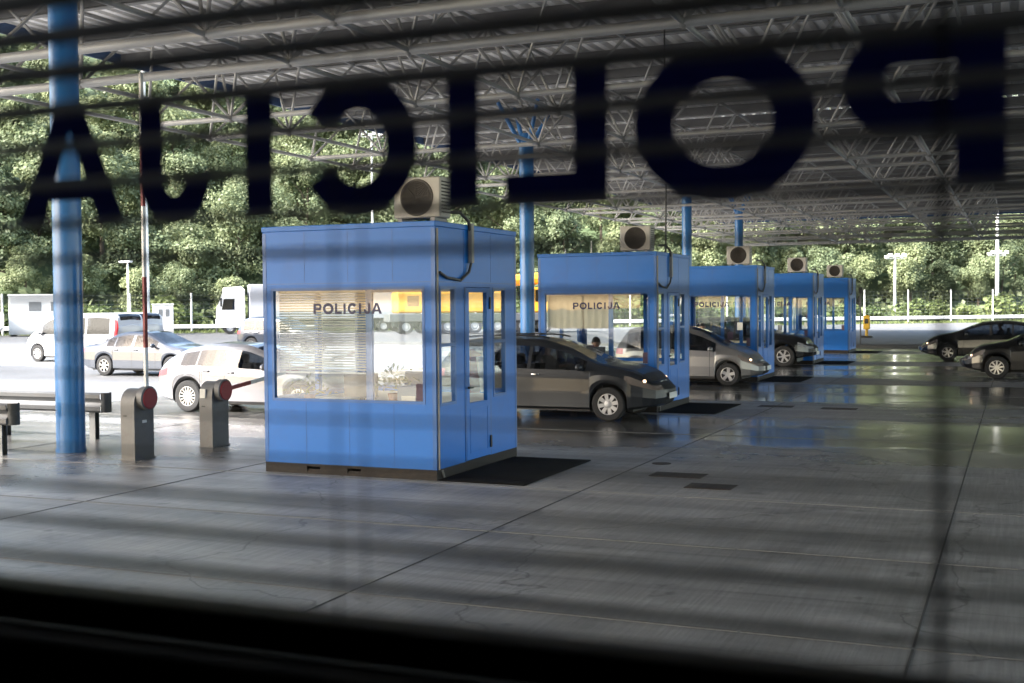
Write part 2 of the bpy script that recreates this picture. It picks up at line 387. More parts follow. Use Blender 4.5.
# steel covers in the floor
for i, (x, y, w, d, lab) in enumerate([(-3.90,14.50,.66,.40,'rusty steel floor cover left of the pair in front of the wet lane'),(-3.30,13.72,.55,.40,'rusty steel floor cover set nearer and to the right of its twin'),
                         (-4.4,15.5,.16,.10,'small round iron lid beside the two floor covers'),(-3.3,24.7,.7,.4,'rusty steel floor cover in the wet lane past the second mat'),(-4.6,24.9,.7,.4,'second rusty steel cover in the wet lane, next to the mat of the second booth')]):
    if i == 2:
        mb = MB(); mb.lathe([(0,.006),(.10,.006),(.13,.004),(.13,0)], 'z', 20, (x,y,.001))
    else:
        mb = MB(); mb.box(x-w/2, x+w/2, y-d/2, y+d/2, .001, .007)
        for k in range(6): mb.box(x-w/2+.04+k*w/6.6, x-w/2+.07+k*w/6.6, y-d/2+.03, y+d/2-.03, .0072, .010)
    tag(mb.build('floor_cover', M['plate'], smooth=40), lab, 'floor cover', 'steel floor covers')

# ------------------------------------------------------------------ camera's office, window, blind
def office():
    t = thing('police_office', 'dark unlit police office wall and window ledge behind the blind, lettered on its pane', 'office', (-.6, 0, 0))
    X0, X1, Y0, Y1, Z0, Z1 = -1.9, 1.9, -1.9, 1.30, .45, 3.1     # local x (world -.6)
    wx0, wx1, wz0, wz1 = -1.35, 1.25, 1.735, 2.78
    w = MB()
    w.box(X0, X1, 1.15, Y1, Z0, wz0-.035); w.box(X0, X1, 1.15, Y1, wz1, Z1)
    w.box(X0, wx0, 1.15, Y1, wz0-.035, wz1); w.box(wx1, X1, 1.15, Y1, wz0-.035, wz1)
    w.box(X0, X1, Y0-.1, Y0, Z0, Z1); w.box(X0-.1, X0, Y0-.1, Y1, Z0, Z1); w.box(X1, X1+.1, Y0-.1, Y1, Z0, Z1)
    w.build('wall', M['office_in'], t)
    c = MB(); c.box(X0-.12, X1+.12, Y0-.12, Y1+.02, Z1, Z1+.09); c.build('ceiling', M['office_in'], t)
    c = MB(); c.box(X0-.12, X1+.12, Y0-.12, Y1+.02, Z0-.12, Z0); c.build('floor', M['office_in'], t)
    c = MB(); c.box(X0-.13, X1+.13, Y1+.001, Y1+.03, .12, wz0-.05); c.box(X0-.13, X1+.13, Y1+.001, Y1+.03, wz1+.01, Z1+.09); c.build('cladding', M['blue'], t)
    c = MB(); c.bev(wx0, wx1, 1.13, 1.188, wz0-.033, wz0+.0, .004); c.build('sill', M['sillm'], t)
    f = MB()
    f.box(wx0, wx1, 1.19, 1.28, wz0+.001, wz0+.03); f.box(wx0, wx1, 1.19, 1.28, wz1-.05, wz1)
    f.box(wx0, wx0+.05, 1.19, 1.28, wz0+.03, wz1-.05); f.box(wx1-.05, wx1, 1.19, 1.28, wz0+.03, wz1-.05)
    fr = f.build('window', M['black'], t)
    p = MB(); p.quad((wx0+.05,1.246,wz0+.03),(wx1-.05,1.246,wz0+.03),(wx1-.05,1.246,wz1-.05),(wx0+.05,1.246,wz1-.05)); p.build('pane', M['gl_office'], fr)
    # the word is stuck on the outside, so it reads backwards from within: s runs towards -x
    lettering(lambda s, z: (.6-s, 1.25, 2.262+z)).build('lettering', M['vinyl'], fr)
office()
Q = .62   # blind hangs 0.62 m in front of the lens
def blind():
    t = thing('venetian_blind', 'dark open venetian blind with wide slats hanging across the office window', 'blind', (-.6*Q, 1.0*Q, 2.15*(1-Q)))
    sc = lambda mb: setattr(mb, 'v', [(x*Q, y*Q, z*Q) for x, y, z in mb.v]) or mb
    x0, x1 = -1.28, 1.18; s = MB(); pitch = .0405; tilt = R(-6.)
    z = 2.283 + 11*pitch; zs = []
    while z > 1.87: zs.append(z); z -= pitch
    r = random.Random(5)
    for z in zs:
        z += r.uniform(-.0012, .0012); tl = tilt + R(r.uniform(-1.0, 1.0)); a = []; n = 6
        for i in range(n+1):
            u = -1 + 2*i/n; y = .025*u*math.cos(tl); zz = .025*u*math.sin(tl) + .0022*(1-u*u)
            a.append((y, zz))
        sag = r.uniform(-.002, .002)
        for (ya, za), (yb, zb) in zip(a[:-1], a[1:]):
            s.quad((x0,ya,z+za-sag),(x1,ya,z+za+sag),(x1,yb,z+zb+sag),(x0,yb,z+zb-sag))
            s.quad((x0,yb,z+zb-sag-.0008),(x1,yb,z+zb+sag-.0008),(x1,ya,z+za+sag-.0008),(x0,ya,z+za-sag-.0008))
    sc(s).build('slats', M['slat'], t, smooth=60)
    for cx in (.544, .005, -.535, 1.08, -1.07):
        c = MB()
        if abs(cx-.544) < .01:
            for sy in (-.0265, .0265): c.tube((cx, sy, 1.85), (cx, sy, 2.75), .0014, 6)
            c.tube((cx+.0042, 0, 1.85), (cx+.0042, 0, 2.75), .0011, 6)
        else:
            for sy in (-.0265, .0265): c.tube((cx, sy, 1.85), (cx, sy, 2.75), .0011, 6)
        sc(c).build('ladder_cord', M['cord'], t)
    b = MB(); b.bev(x0, x1, -.026, .026, 1.810, 1.847, .006); sc(b).build('bottom_rail', M['slat'], t)
    b = MB(); b.bev(x0, x1, -.03, .03, 2.745, 2.80, .004); sc(b).build('head_rail', M['slat'], t)
blind()

# ------------------------------------------------------------------ booths
def window_part(parent, axis, pos, a0, a1, z0, z1, name='window', bars=(), mull=(), out=1, fw=.035):
    """a framed window in a wall plane; axis 'y' = plane y=pos (spans x), 'x' = plane x=pos (spans y); out = outward sign"""
    f = MB()
    d0, d1 = sorted((pos - out*.05, pos + out*.006))
    def bx(u0, u1, w0, w1):
        f.box(u0, u1, d0, d1, w0, w1) if axis == 'y' else f.box(d0, d1, u0, u1, w0, w1)
    bx(a0, a1, z0, z0+fw); bx(a0, a1, z1-fw, z1); bx(a0, a0+fw, z0+fw, z1-fw); bx(a1-fw, a1, z0+fw, z1-fw)
    for zb in bars: bx(a0+fw, a1-fw, zb-.02, zb+.02)
    for ub in mull: bx(ub-.045, ub+.045, z0+fw, z1-fw)
    o = f.build(name, M['blue_frame'], parent)
    p = MB(); g = pos - out*.025
    q = [(a0+fw, z0+fw), (a1-fw, z0+fw), (a1-fw, z1-fw), (a0+fw, z1-fw)]
    p.quad(*[((u, g, w) if axis == 'y' else (g, u, w)) for u, w in q])
    p.build('pane', M['gl_booth'], o)
    return o
def make_booth():
    t = empty('police_booth', (0,0,0))
    W, D = 1.25, 1.27
    s = MB()
    s.box(-W+.02, W-.02, -D+.02, D-.02, .0, .06)
    for x0, x1 in ((-W,-.62),(-.42,-.02),(.18,W)): s.box(x0, x1, -D+.0, -D+.12, .0, .13); s.box(x0, x1, D-.12, D, .0, .13)
    for x0, x1 in ((-.62,-.42),(-.02,.18)):
        s.box(x0, x1, -D+.004, -D+.12, .0, .035); s.box(x0, x1, -D+.004, -D+.12, .095, .13)
    s.box(W-.12, W, -D+.12, D-.12, .0, .13); s.box(-W, -W+.12, -D+.12, D-.12, .0, .13)
    s.build('skid_base', M['skid'], t)
    zb, zl, zw, zh = .13, .935, 2.39, 3.12
    w = MB()
    # front and back walls (full width), side walls between them
    for y0, y1 in ((-D, -D+.05), (D-.05, D)):
        w.box(-W, W, y0, y1, zb, zl); w.box(-W, W, y0, y1, zw, zh)
        w.box(-W, -1.13, y0, y1, zl, zw); w.box(1.105, W, y0, y1, zl, zw)
    yi = D-.05
    # right wall: window, door, window
    x0, x1 = W-.05, W
    w.box(x0, x1, -yi, yi, zw, zh)
    w.box(x0, x1, -yi, -.42, zb, zl-.03); w.box(x0, x1, .35, yi, zb, zl-.03)
    for y0, y1 in ((-yi,-1.155),(-.70,-.42),(.35,.46),(.90,yi)): w.box(x0, x1, y0, y1, zl-.03, zw)
    # left wall: one wide window
    x0, x1 = -W, -W+.05
    w.box(x0, x1, -yi, yi, zb, zl); w.box(x0, x1, -yi, yi, zw, zh); w.box(x0, x1, -yi, -1.1, zl, zw); w.box(x0, x1, 1.1, yi, zl, zw)
    w.build('wall', M['blue'], t)
    g = MB()   # corner trim, proud of the walls
    for sx in (-1, 1):
        for sy in (-1, 1):
            g.box(*sorted((sx*(W+.004), sx*(W-.05))), *sorted((sy*(D+.004), sy*(D+.0005))), zb+.01, zh-.02)
            g.box(*sorted((sx*(W+.004), sx*(W+.0005))), *sorted((sy*(D+.0005), sy*(D-.05))), zb+.01, zh-.02)
    for zz in (zw+.05,):
        g.box(-W+.06, W-.06, -D-.004, -D-.0005, zz, zz+.012); g.box(W+.0005, W+.004, -D+.06, D-.06, zz, zz+.012)
    for xx in (-.62, .02, .66): g.box(xx-.003, xx+.003, -D-.003, -D-.0005, zw+.07, zh-.01); g.box(xx-.003, xx+.003, -D-.003, -D-.0005, zb+.01, zl-.01)
    for yy in (-.45, .40): g.box(W+.0005, W+.003, yy-.003, yy+.003, zw+.07, zh-.01)
    g.build('corner_trim', M['blue_frame'], t)
    r = MB(); r.bev(-W-.014, W+.014, -D-.014, D+.014, zh, zh+.07, .008); r.build('roof', M['blue'], t)
    i = MB()
    i.box(-W+.05, W-.05, -yi, yi, .131, .15); i.box(-W+.051, W-.051, -yi+.001, yi-.001, 2.50, 2.52)
    i.box(-W+.052, W-.052, -yi+.0005, -yi+.01, .15, zl-.04); i.box(-W+.0505, -W+.06, -yi+.012, yi-.012, .15, zl-.04); i.box(-W+.062, W-.06, yi-.01, yi-.0005, .15, zl-.04)
    i.build('inner_lining', M['white_in'], t)
    fw = window_part(t, 'y', -D, -1.13, 1.105, zl, zw, out=-1)
    mm = MB(); mm.box(.24, .33, -D+.055, -D+.10, zl+.001, zw-.001); mm.build('mullion', M['blue_frame'], t)
    lettering(lambda s_, z: (-.514+s_*.795, -D+.0215, 2.055+z*.86)).build('lettering', M['vinyl'], fw)
    st = MB(); st.box(.965, 1.068, -D+.019, -D+.0235, .975, 1.19); 
    st.build('sticker', M['sticker'], fw)
    window_part(t, 'y', D, -1.13, 1.105, zl, zw, mull=(.285,), out=1)
    window_part(t, 'x', -W, -1.1, 1.1, zl, zw, mull=(0.,), out=-1)
    window_part(t, 'x', W, -1.155, -.70, zl-.03, zw, bars=(1.66,), out=1)
    window_part(t, 'x', W, .46, .90, zl-.03, zw, bars=(1.66,), out=1)
    d = MB()   # door leaf with a tall pane
    y0, y1 = -.41, .34
    d.box(W-.045, W+.010, y0, y1, .14, .88); d.box(W-.045, W+.010, y0, y1, 2.32, 2.38)
    d.box(W-.045, W+.010, y0, y0+.09, .88, 2.32); d.box(W-.045, W+.010, y1-.10, y1, .88, 2.32)
    for a, b, c, e in ((y0+.10,y1-.10,.22,.228),(y0+.10,y1-.10,.80,.808)): d.box(W+.0105, W+.014, a, b, c, e)
    for yy in (y0+.10, y1-.108): d.box(W+.0105, W+.014, yy, yy+.008, .23, .798)
    do = d.build('door', M['blue'], t)
    p = MB(); p.quad((W-.02,y0+.09,.88),(W-.02,y1-.10,.88),(W-.02,y1-.10,2.32),(W-.02,y0+.09,2.32)); p.build('pane', M['gl_booth'], do)
    h = MB(); h.box(W+.010, W+.045, y0+.03, y0+.06, 1.07, 1.10); h.box(W+.03, W+.046, y0+.03, y0+.15, 1.072, 1.095); h.build('handle', M['black'], do)
    h = MB(); h.box(W+.0145, W+.03, y1-.03, y1+.012, .24, .40); h.box(W+.0145, W+.03, y1-.03, y1+.012, 2.1, 2.26); h.build('hinge', M['black'], do)
    fr = MB(); fr.box(W+.0005, W+.008, -.445, -.415, .14, 2.39); fr.box(W+.0005, W+.008, .345, .375, .14, 2.39); fr.build('door_frame', M['blue_frame'], t)
    c = MB()
    c.path([(W+.02,-D+.16,.03),(W+.05,-D+.06,.12)], .014); c.path([(W+.022,-D+.03,.13),(W+.022,-D+.03,3.1)], .013)
    c.build('drain_pipe', M['conduit'], t, smooth=50)
    c = MB(); c.path([(W-.1,-.75,3.33),(W-.02,-.50,3.34),(W+.03,-.36,3.24),(W+.04,-.31,3.1)], .022); c.path([(W+.04,-.29,2.72),(W+.035,-.36,2.58),(W+.03,-.60,2.47),(W+.03,-1.0,2.50),(W+.03,-1.2,2.56)], .018)
    c.build('refrigerant_pipe', M['cable'], t, smooth=50)
    c = MB(); c.box(W+.016, W+.065, -.335, -.26, 2.70, 3.21); c.build('pipe_cover', M['conduit'], t)
    return t
def make_ac():
    t = empty('air_conditioner', (0,0,0))
    w, d, h = .33, .15, .51
    b = MB(); b.bev(-w, w, -d, d, .06, .06+h, .018); b.build('casing', M['ac'], t, smooth=40)
    f = MB(); f.lathe([(0,-d-.002),(.195,-d-.002),(.215,-d-.012),(.228,-d-.010),(.232,-d+.001)], 'y', 36, (.0,0,.315)); fo = f.build('fan_guard', M['ac_dark'], t, smooth=50)
    g = MB()
    for q in range(9):
        r = .025+.021*q
        for i in range(28):
            a0, a1 = 2*math.pi*i/28, 2*math.pi*(i+1)/28
            g.tube((r*math.cos(a0),-d-.016,.315+r*math.sin(a0)), (r*math.cos(a1),-d-.016,.315+r*math.sin(a1)), .0032, 4, cap=False)
    for i in range(8):
        a = 2*math.pi*i/8; g.tube((.03*math.cos(a),-d-.017,.315+.03*math.sin(a)), (.2*math.cos(a),-d-.017,.315+.2*math.sin(a)), .003, 4)
    g.build('wire_grille', mat_wire, fo)
    v = MB()
    for k in range(10): v.box(w+.0005, w+.006, -d+.03, d-.03, .12+k*.042, .138+k*.042)
    v.build('side_vent', M['ac_dark'], t)
    l = MB(); l.box(-.26,-.20,-d-.02,d+.02,0,.06); l.box(.20,.26,-d-.02,d+.02,0,.06); l.build('bracket', M['steel_dk'], t)
    return t
mat_wire = mat('ac_guard_wire', (.06,.05,.042), .5)
BY = [13.05, 22.75, 32.60, 42.30, 51.85]
booth = make_booth(); acu = make_ac()
blabels = ['nearest blue police booth, standing alone with a grey pipe down its corner',
           'blue police booth right behind the dark grey estate car, officer inside',
           'blue police booth behind the small silver car, third along the row',
           'blue police booth beside the black off-road car, fourth along the row',
           'blue police booth at the far end of the row, next to the open lot']
alabels = ['large cream air conditioner on the roof of the nearest booth, partly behind the blind',
           'cream air conditioner on top of the booth behind the dark grey estate',
           'cream air conditioner on top of the third booth, just right of a blue column',
           'small looking cream air conditioner on the fourth booth',
           'cream air conditioner on the roof of the farthest booth']
mlabels = ['black rubber mat on the floor at the door of the nearest booth',
           'black rubber mat ahead of the dark grey estate car',
           'black rubber mat ahead of the small silver car',
           'black rubber mat ahead of the black off-road car',
           'black rubber mat at the door of the farthest booth']
for i, y in enumerate(BY):
    b = booth if i == 0 else copy_tree(booth)
    b.location = (-7.80, y+1.27, 0); tag(b, blabels[i], 'booth', 'blue police booths in a row')
    a = acu if i == 0 else copy_tree(acu)
    a.location = (-6.93 - (.31 if i else 0), y+(1.0 if i else .42), 3.192); tag(a, alabels[i], 'air conditioner', 'air conditioners on the booth roofs')
    mb = MB(); mb.bev(-.57, .57, -1.2, 1.2, .001, .016, .004)
    for k in range(23): mb.box(-.54, .54, -1.15+k*.1, -1.10+k*.1, .0163, .019)
    tag(mb.build('rubber_mat', M['mat'], loc=(-5.95, y+1.18, .002)), mlabels[i], 'mat', 'black mats at the booth doors')

pc = MB(); pc.path([(-6.72,24.05,3.20),(-6.70,24.05,5.0),(-6.74,24.1,6.3),(-6.74,24.1,8.0)], .018)
tag(pc.build('power_cable', M['cable'], smooth=60), 'dark power cable dropping from the canopy to the roof of the second booth', 'cable')
r = random.Random(4)
for o in [q for q in scene.objects if q.name.startswith('police_booth')]:     # paper notices differ from booth to booth
    w_ = [q for q in o.children if q.name.startswith('window')]
    i = round((o.location.y-14.3)/9.7)
    for k in range((0, 3, 2, 1, 2)[i]):
        x = r.uniform(-.9, .85); z = r.uniform(1.05, 1.5) if i else 1.2; m = MB(); m.box(x, x+.15, -1.27+.018, -1.27+.0215, z, z+.21)
        m.build('notice', M['paper'] if k % 2 == 0 else M['sticker'], w_[0])
# aerials on the second booth
for x, h, lab in ((-8.05,.26,'taller thin white aerial on the roof of the second booth'),(-8.62,.12,'short white aerial stub on the roof of the second booth')):
    t = MB(); t.tube((0,0,0),(0,0,h),.014,8); t.lathe([(.03,0),(.03,.02),(.014,.03)],'z',10)
    tag(t.build('aerial', M['white'], loc=(x, 23.2, 3.192)), lab, 'aerial', 'aerials on the booth roof')

# things inside the booths
def desk(x, y, lab):
    t = thing('desk', lab, 'desk', (x, y, .15), 0, 'desks in the booths')
    m = MB(); m.bev(-1.1, 1.1, -.3, .3, .70, .735, .006); m.build('desk_top', M['desk'], t)
    for q in (-1.0, 1.0): m = MB(); m.box(q-.02, q+.02, -.27, .27, 0, .70); m.build('side_panel', M['desk'], t)
desk(-7.8, 13.45, 'pale office desk inside the nearest booth, below its front window')
desk(-7.8, 23.15, 'pale office desk inside the booth behind the dark grey estate')
def monitor(x, y, z, rz, lab):
    t = thing('monitor', lab, 'monitor', (x, y, z), rz, 'computer monitors')
    m = MB(); m.bev(-.24, .24, -.02, .02, .08, .40, .008); s = m.build('housing', M['black'], t)
    m = MB(); m.quad((-.225,-.0205,.095),(.225,-.0205,.095),(.225,-.0205,.385),(-.225,-.0205,.385)); m.build('screen', M['screen'], t)
    m = MB(); m.box(-.03,.03,.0205,.05,.02,.2); m.box(-.11,.11,-.08,.1,0,.018); m.build('stand', M['black'], t)
monitor(-7.82, 13.42, .885, R(4), 'black flat monitor on the desk in the nearest booth')
monitor(-7.95, 23.15, .885, R(-20), 'black flat monitor on the desk in the second booth')
def office_chair(x, y, z, rz, lab):
    t = thing('office_chair', lab, 'chair', (x, y, z), rz, 'office chairs')
    m = MB(); m.bev(-.24,.24,-.24,.24,.42,.50,.03); m.build('seat', M['chair'], t, smooth=40)
    m = MB(); m.bev(-.21,.21,.20,.26,.60,1.13,.03); m.build('backrest', M['chair'], t, smooth=40)
    m = MB(); m.tube((0,0,.08),(0,0,.42),.03); m.box(-.03,.03,.18,.24,.45,.7)
    for k in range(5): a = k*2*math.pi/5; m.tube((0,0,.09),(.28*math.cos(a),.28*math.sin(a),.05),.02,6); m.ball((.28*math.cos(a),.28*math.sin(a),.03),.03,n=8)
    m.build('swivel_base', M['black'], t, smooth=40)
    for q in (-.27,.27): m = MB(); m.box(q-.025,q+.025,-.1,.16,.66,.69); m.box(q-.015,q+.015,.08,.12,.45,.66); m.build('armrest', M['black'], t)
office_chair(-7.30, 14.3, .15, R(165), 'blue office chair seen through the right pane of the nearest booth')
pl = thing('potted_plant', 'yellow green leafy potted plant on the desk in the nearest booth', 'plant', (-7.40, 13.55, .885))
m = MB(); m.lathe([(0,0),(.07,0),(.09,.14),(.08,.14),(.07,.12),(0,.12)],'z',16); m.build('pot', M['terracotta'], pl, smooth=40)
m = MB(); r = random.Random(2)
for k in range(120):
    a = r.uniform(0, 6.28); e = r.uniform(.35, 1.5); l = r.uniform(.15, .40); p = Vector((math.cos(a)*math.cos(e), math.sin(a)*math.cos(e), math.sin(e)))*l + Vector((0,0,.12))
    d = Vector((r.uniform(-1,1), r.uniform(-1,1), r.uniform(-.2,1))).normalized(); s = d.cross(p).normalized()*.016
    m.quad(p-d*.05, p+s, p+d*.05, p-s)
m.build('foliage', M['leafplant'], pl)
pl = thing('potted_plant', 'small potted plant at the left end of the desk in the nearest booth', 'plant', (-8.62, 13.45, .885))
m = MB(); m.lathe([(0,0),(.06,0),(.08,.10),(.07,.10),(0,.09)],'z',16); m.build('pot', M['terracotta'], pl, smooth=40)
m = MB()
for k in range(80):
    a = r.uniform(0, 6.28); e = r.uniform(.1, 1.5); l = r.uniform(.1, .28); p = Vector((math.cos(a)*math.cos(e)*1.4, math.sin(a)*math.cos(e), math.sin(e)))*l + Vector((0,0,.1))
    d = Vector((r.uniform(-1,1), r.uniform(-1,1), r.uniform(-.2,1))).normalized(); s = d.cross(p).normalized()*.014
    m.quad(p-d*.045, p+s, p+d*.045, p-s)
m.build('foliage', M['leafplant'], pl)
bx = thing('box_file', 'pale blue box file standing on the desk beside the monitor in the nearest booth', 'box file', (-7.12, 13.50, .885))
m = MB(); m.bev(-.16,.16,-.1,.1,0,.24,.006); m.build('box_body', M['shirt_lt'], bx); m = MB(); m.quad((-.1,-.1005,.05),(.1,-.1005,.05),(.1,-.1005,.12),(-.1,-.1005,.12)); m.build('paper_tab', M['paper'], bx)
pb = MB(); pb.bev(-.13,.13,-.18,.18,0,.05,.004); pb.bev(-.12,.13,-.17,.18,.051,.075,.003)
tag(pb.build('paper_stack', M['paper'], loc=(-8.2,13.4,.886)), 'low stack of white papers on the desk in the nearest booth', 'papers')
# jacket hanging in the nearest booth by the side window
jk = thing('jacket', 'red and white jacket hanging behind the narrow side window of the nearest booth', 'jacket', (-6.95, 14.85, .95))
m = MB()
for k, (a, b2, z) in enumerate([(.16,.07,0),(.18,.09,.2),(.19,.1,.45),(.20,.09,.55),(.10,.06,.62)]):
    pass
prof = [(.15,.07,0),(.17,.09,.2),(.18,.1,.42),(.17,.08,.52),(.06,.05,.60)]
vs = []; fs = []
for a, b2, z in prof:
    for i in range(14): tt = 2*math.pi*i/14; q = 1+.12*math.sin(3*tt); vs.append((a*q*math.cos(tt), b2*q*math.sin(tt), z))
for k in range(len(prof)-1):
    for i in range(14): fs.append((k*14+i, k*14+(i+1)%14, (k+1)*14+(i+1)%14, (k+1)*14+i))
m.add(vs, fs); m.build('torso_cloth', M['coatred'], jk, smooth=60)
for sx in (-1,1): m = MB(); m.tube((sx*.17,0,.50),(sx*.22,.02,.02),.06,10,r1=.045); m.build('sleeve', M['paper'], jk, smooth=60)
# blinds in booth windows
tb = thing('window_blind', 'pale slatted blind half lowered inside the left pane of the nearest booth', 'blind', (-8.22, 13.16, 0))
m = MB()
for k in range(30):
    z = 2.33-k*.034; m.quad((-.66,-.015,z-.010),(.66,-.015,z-.010),(.66,.015,z+.010),(-.66,.015,z+.010))
m.build('slats', M['pale_slat'], tb)
m = MB()
for x in (-.5,.0,.5): m.box(x-.004,x+.004,-.018,-.016,1.30,2.34)
m.build('ladder_tape', M['pale_slat'], tb); m = MB(); m.box(-.66,.66,-.02,.02,2.335,2.37); m.build('head_rail', M['white'], tb); m = MB(); m.box(-.66,.66,-.016,.016,1.29,1.31); m.build('bottom_rail', M['white'], tb)
tb = thing('roller_blind', 'beige roller blind half lowered in the left pane of the second booth', 'blind', (-8.22, 22.86, 0))
vs = []; fs = []; n = 40; m = MB()
for i in range(n+1):
    x = -.67+1.34*i/n; y = .012*math.sin(i*1.4)
    vs += [(x, y, 1.66), (x, y*.3, 2.34)]
for i in range(n): fs.append((2*i, 2*i+2, 2*i+3, 2*i+1))
m.add(vs, fs); m.build('cloth', M['beige'], tb, smooth=80); m = MB(); m.tube((-.67,0,2.355),(.67,0,2.355),.02,10); m.build('roller', M['white'], tb)

# ------------------------------------------------------------------ canopy (space frame)
def canopy():
    t = thing('canopy', 'wide steel space frame canopy roof with ribbed grey sheets over the booths', 'canopy', (0,0,0))
    g = 2.275; nx, ny = 16, 54
    X = [-18.2+g*i for i in range(nx)]; Y = [-35.05+g*j for j in range(ny)]   # row 22 at y=15.0
    zb, zt = 6.3, 8.0
    XT = [x+g/2 for x in X[:-1]]; YT = [y+g/2 for y in Y[:-1]]
    rows = [j for j in range(ny) if j % 3 in (1, 2) or j == ny-1]; cols = [i for i in range(nx) if i % 3 in (0, 1)]
    for j in rows:
        y = Y[j]; m = MB(); m.tube((X[0]-.1,y,zb),(X[-1]+.1,y,zb),.082 if j in (22, 23) else .058,10); m.build('bottom_chord', M['steel'], t, smooth=60)
    for i in cols:
        x = X[i]; m = MB(); m.tube((x,Y[0],zb),(x,Y[-1],zb),.045,8); m.build('bottom_chord', M['steel'], t, smooth=60)
    for y in YT:
        m = MB(); m.tube((X[0]-1.6,y,zt),(XT[-1]+.8,y,zt),.040,6); m.build('top_chord', M['steel_dk'], t, smooth=60)
    for i, x in enumerate(XT):
        if i % 3 == 2: continue
        m = MB(); m.tube((x,YT[0]-.8,zt),(x,YT[-1]+.8,zt),.040,6); m.build('top_chord', M['steel_dk'], t, smooth=60)
    w = MB(); nd = MB(); rs = random.Random(8)
    for i, x in enumerate(X):
        for j, y in enumerate(Y):
            if not (i in cols and j in rows): continue
            nd.ball((x,y,zb), .10, n=8)
            for di in (-1, 0):
                for dj in (-1, 0):
                    if 0 <= i+di < len(XT) and 0 <= j+dj < len(YT):
                        w.tube((x,y,zb),(XT[i+di],YT[j+dj],zt),.033,6,cap=False)
    wb = w.build('web_brace', M['steel'], t, smooth=60); tag(wb, kind='stuff')
    no = nd.build('node_joint', M['steel_dk'], t, smooth=80); tag(no, kind='stuff')
    x0, x1, y0, y1 = X[0]-1.7, X[-1]+1.1, Y[0]-1.1, Y[-1]+1.1
    # short posts from top nodes to purlins are hidden by the purlins: purlins sit right on the top chord
    k = 0
    y = YT[0]
    while y < y1:
        m = MB(); m.box(x0, x1, y-.03, y+.03, zt+.042, zt+.26); m.build('purlin', M['purlin'], t); y += g
    cuts = [y0, 39.53, 39.64, y1]
    for a, b in ((y0, 31.25), (31.27, 39.53), (39.66, 62.), (62.02, y1)):
        m = MB(); p = .34; x = x0; vs = []
        while x < x1:
            vs += [(x, 0), (x+.03, .15), (x+.17, .15), (x+.20, 0)]; x += p
        z = zt+.262
        pts = [(q, a, z+h) for q, h in vs] + [(q, b, z+h) for q, h in vs]; n = len(vs)
        m.add(pts, [(i, i+1, n+i+1, n+i) for i in range(n-1)]); m.build('roof_sheet', M['sheet'], t)
    f = MB()
    f.box(x0-.06, x0, y0-.06, y1+.06, 8.02, 8.7); f.build('fascia', M['fascia'], t)
    f = MB(); f.box(x0, x1+.06, y1, y1+.06, 8.0, 9.0); f.build('fascia', M['fascia'], t)
    f = MB(); f.box(x1, x1+.06, y0, y1, 8.02, 8.7); f.build('fascia', M['fascia'], t)
canopy()
def column(x, y, lab):
    t = thing('canopy_column', lab, 'column', (x, y, 0), 0, 'blue round columns under the canopy')
    m = MB(); m.lathe([(.21,0),(.21,7.05),(.205,7.1),(0,7.1)], 'z', 32); m.build('shaft', M['column_blue'], t, smooth=40)
    g = 2.275
    for sx in (-1,1):
        for sy in (-1,1):
            m = MB(); m.tube((sx*.1,sy*.1,6.75),(sx*.62,sy*.62,7.96),.07,10,r1=.055); m.build('head_strut', M['column_blue'], t, smooth=50)
    m = MB(); m.lathe([(.212,.003),(.222,.003),(.222,.05),(.212,.05)],'z',24); m.build('base_ring', M['column_blue'], t, smooth=40)
def ox(x):   # sideways shift so that the struts meet the frame's nodes
    g = 2.275; k = round((x+18.2-g/2)/g); return (-18.2+g*k+g/2) - x
clabs = {13.86:'thick blue column closest to the window, left of the upright barrier', 32.06:'blue column rising behind the nearest booth, left of the dark grey estate', 50.26:'thin looking blue column above the second booth', 60.7:'distant blue column whose top shows over the third booth'}
for y, l in clabs.items(): column(-13.1, y, l)

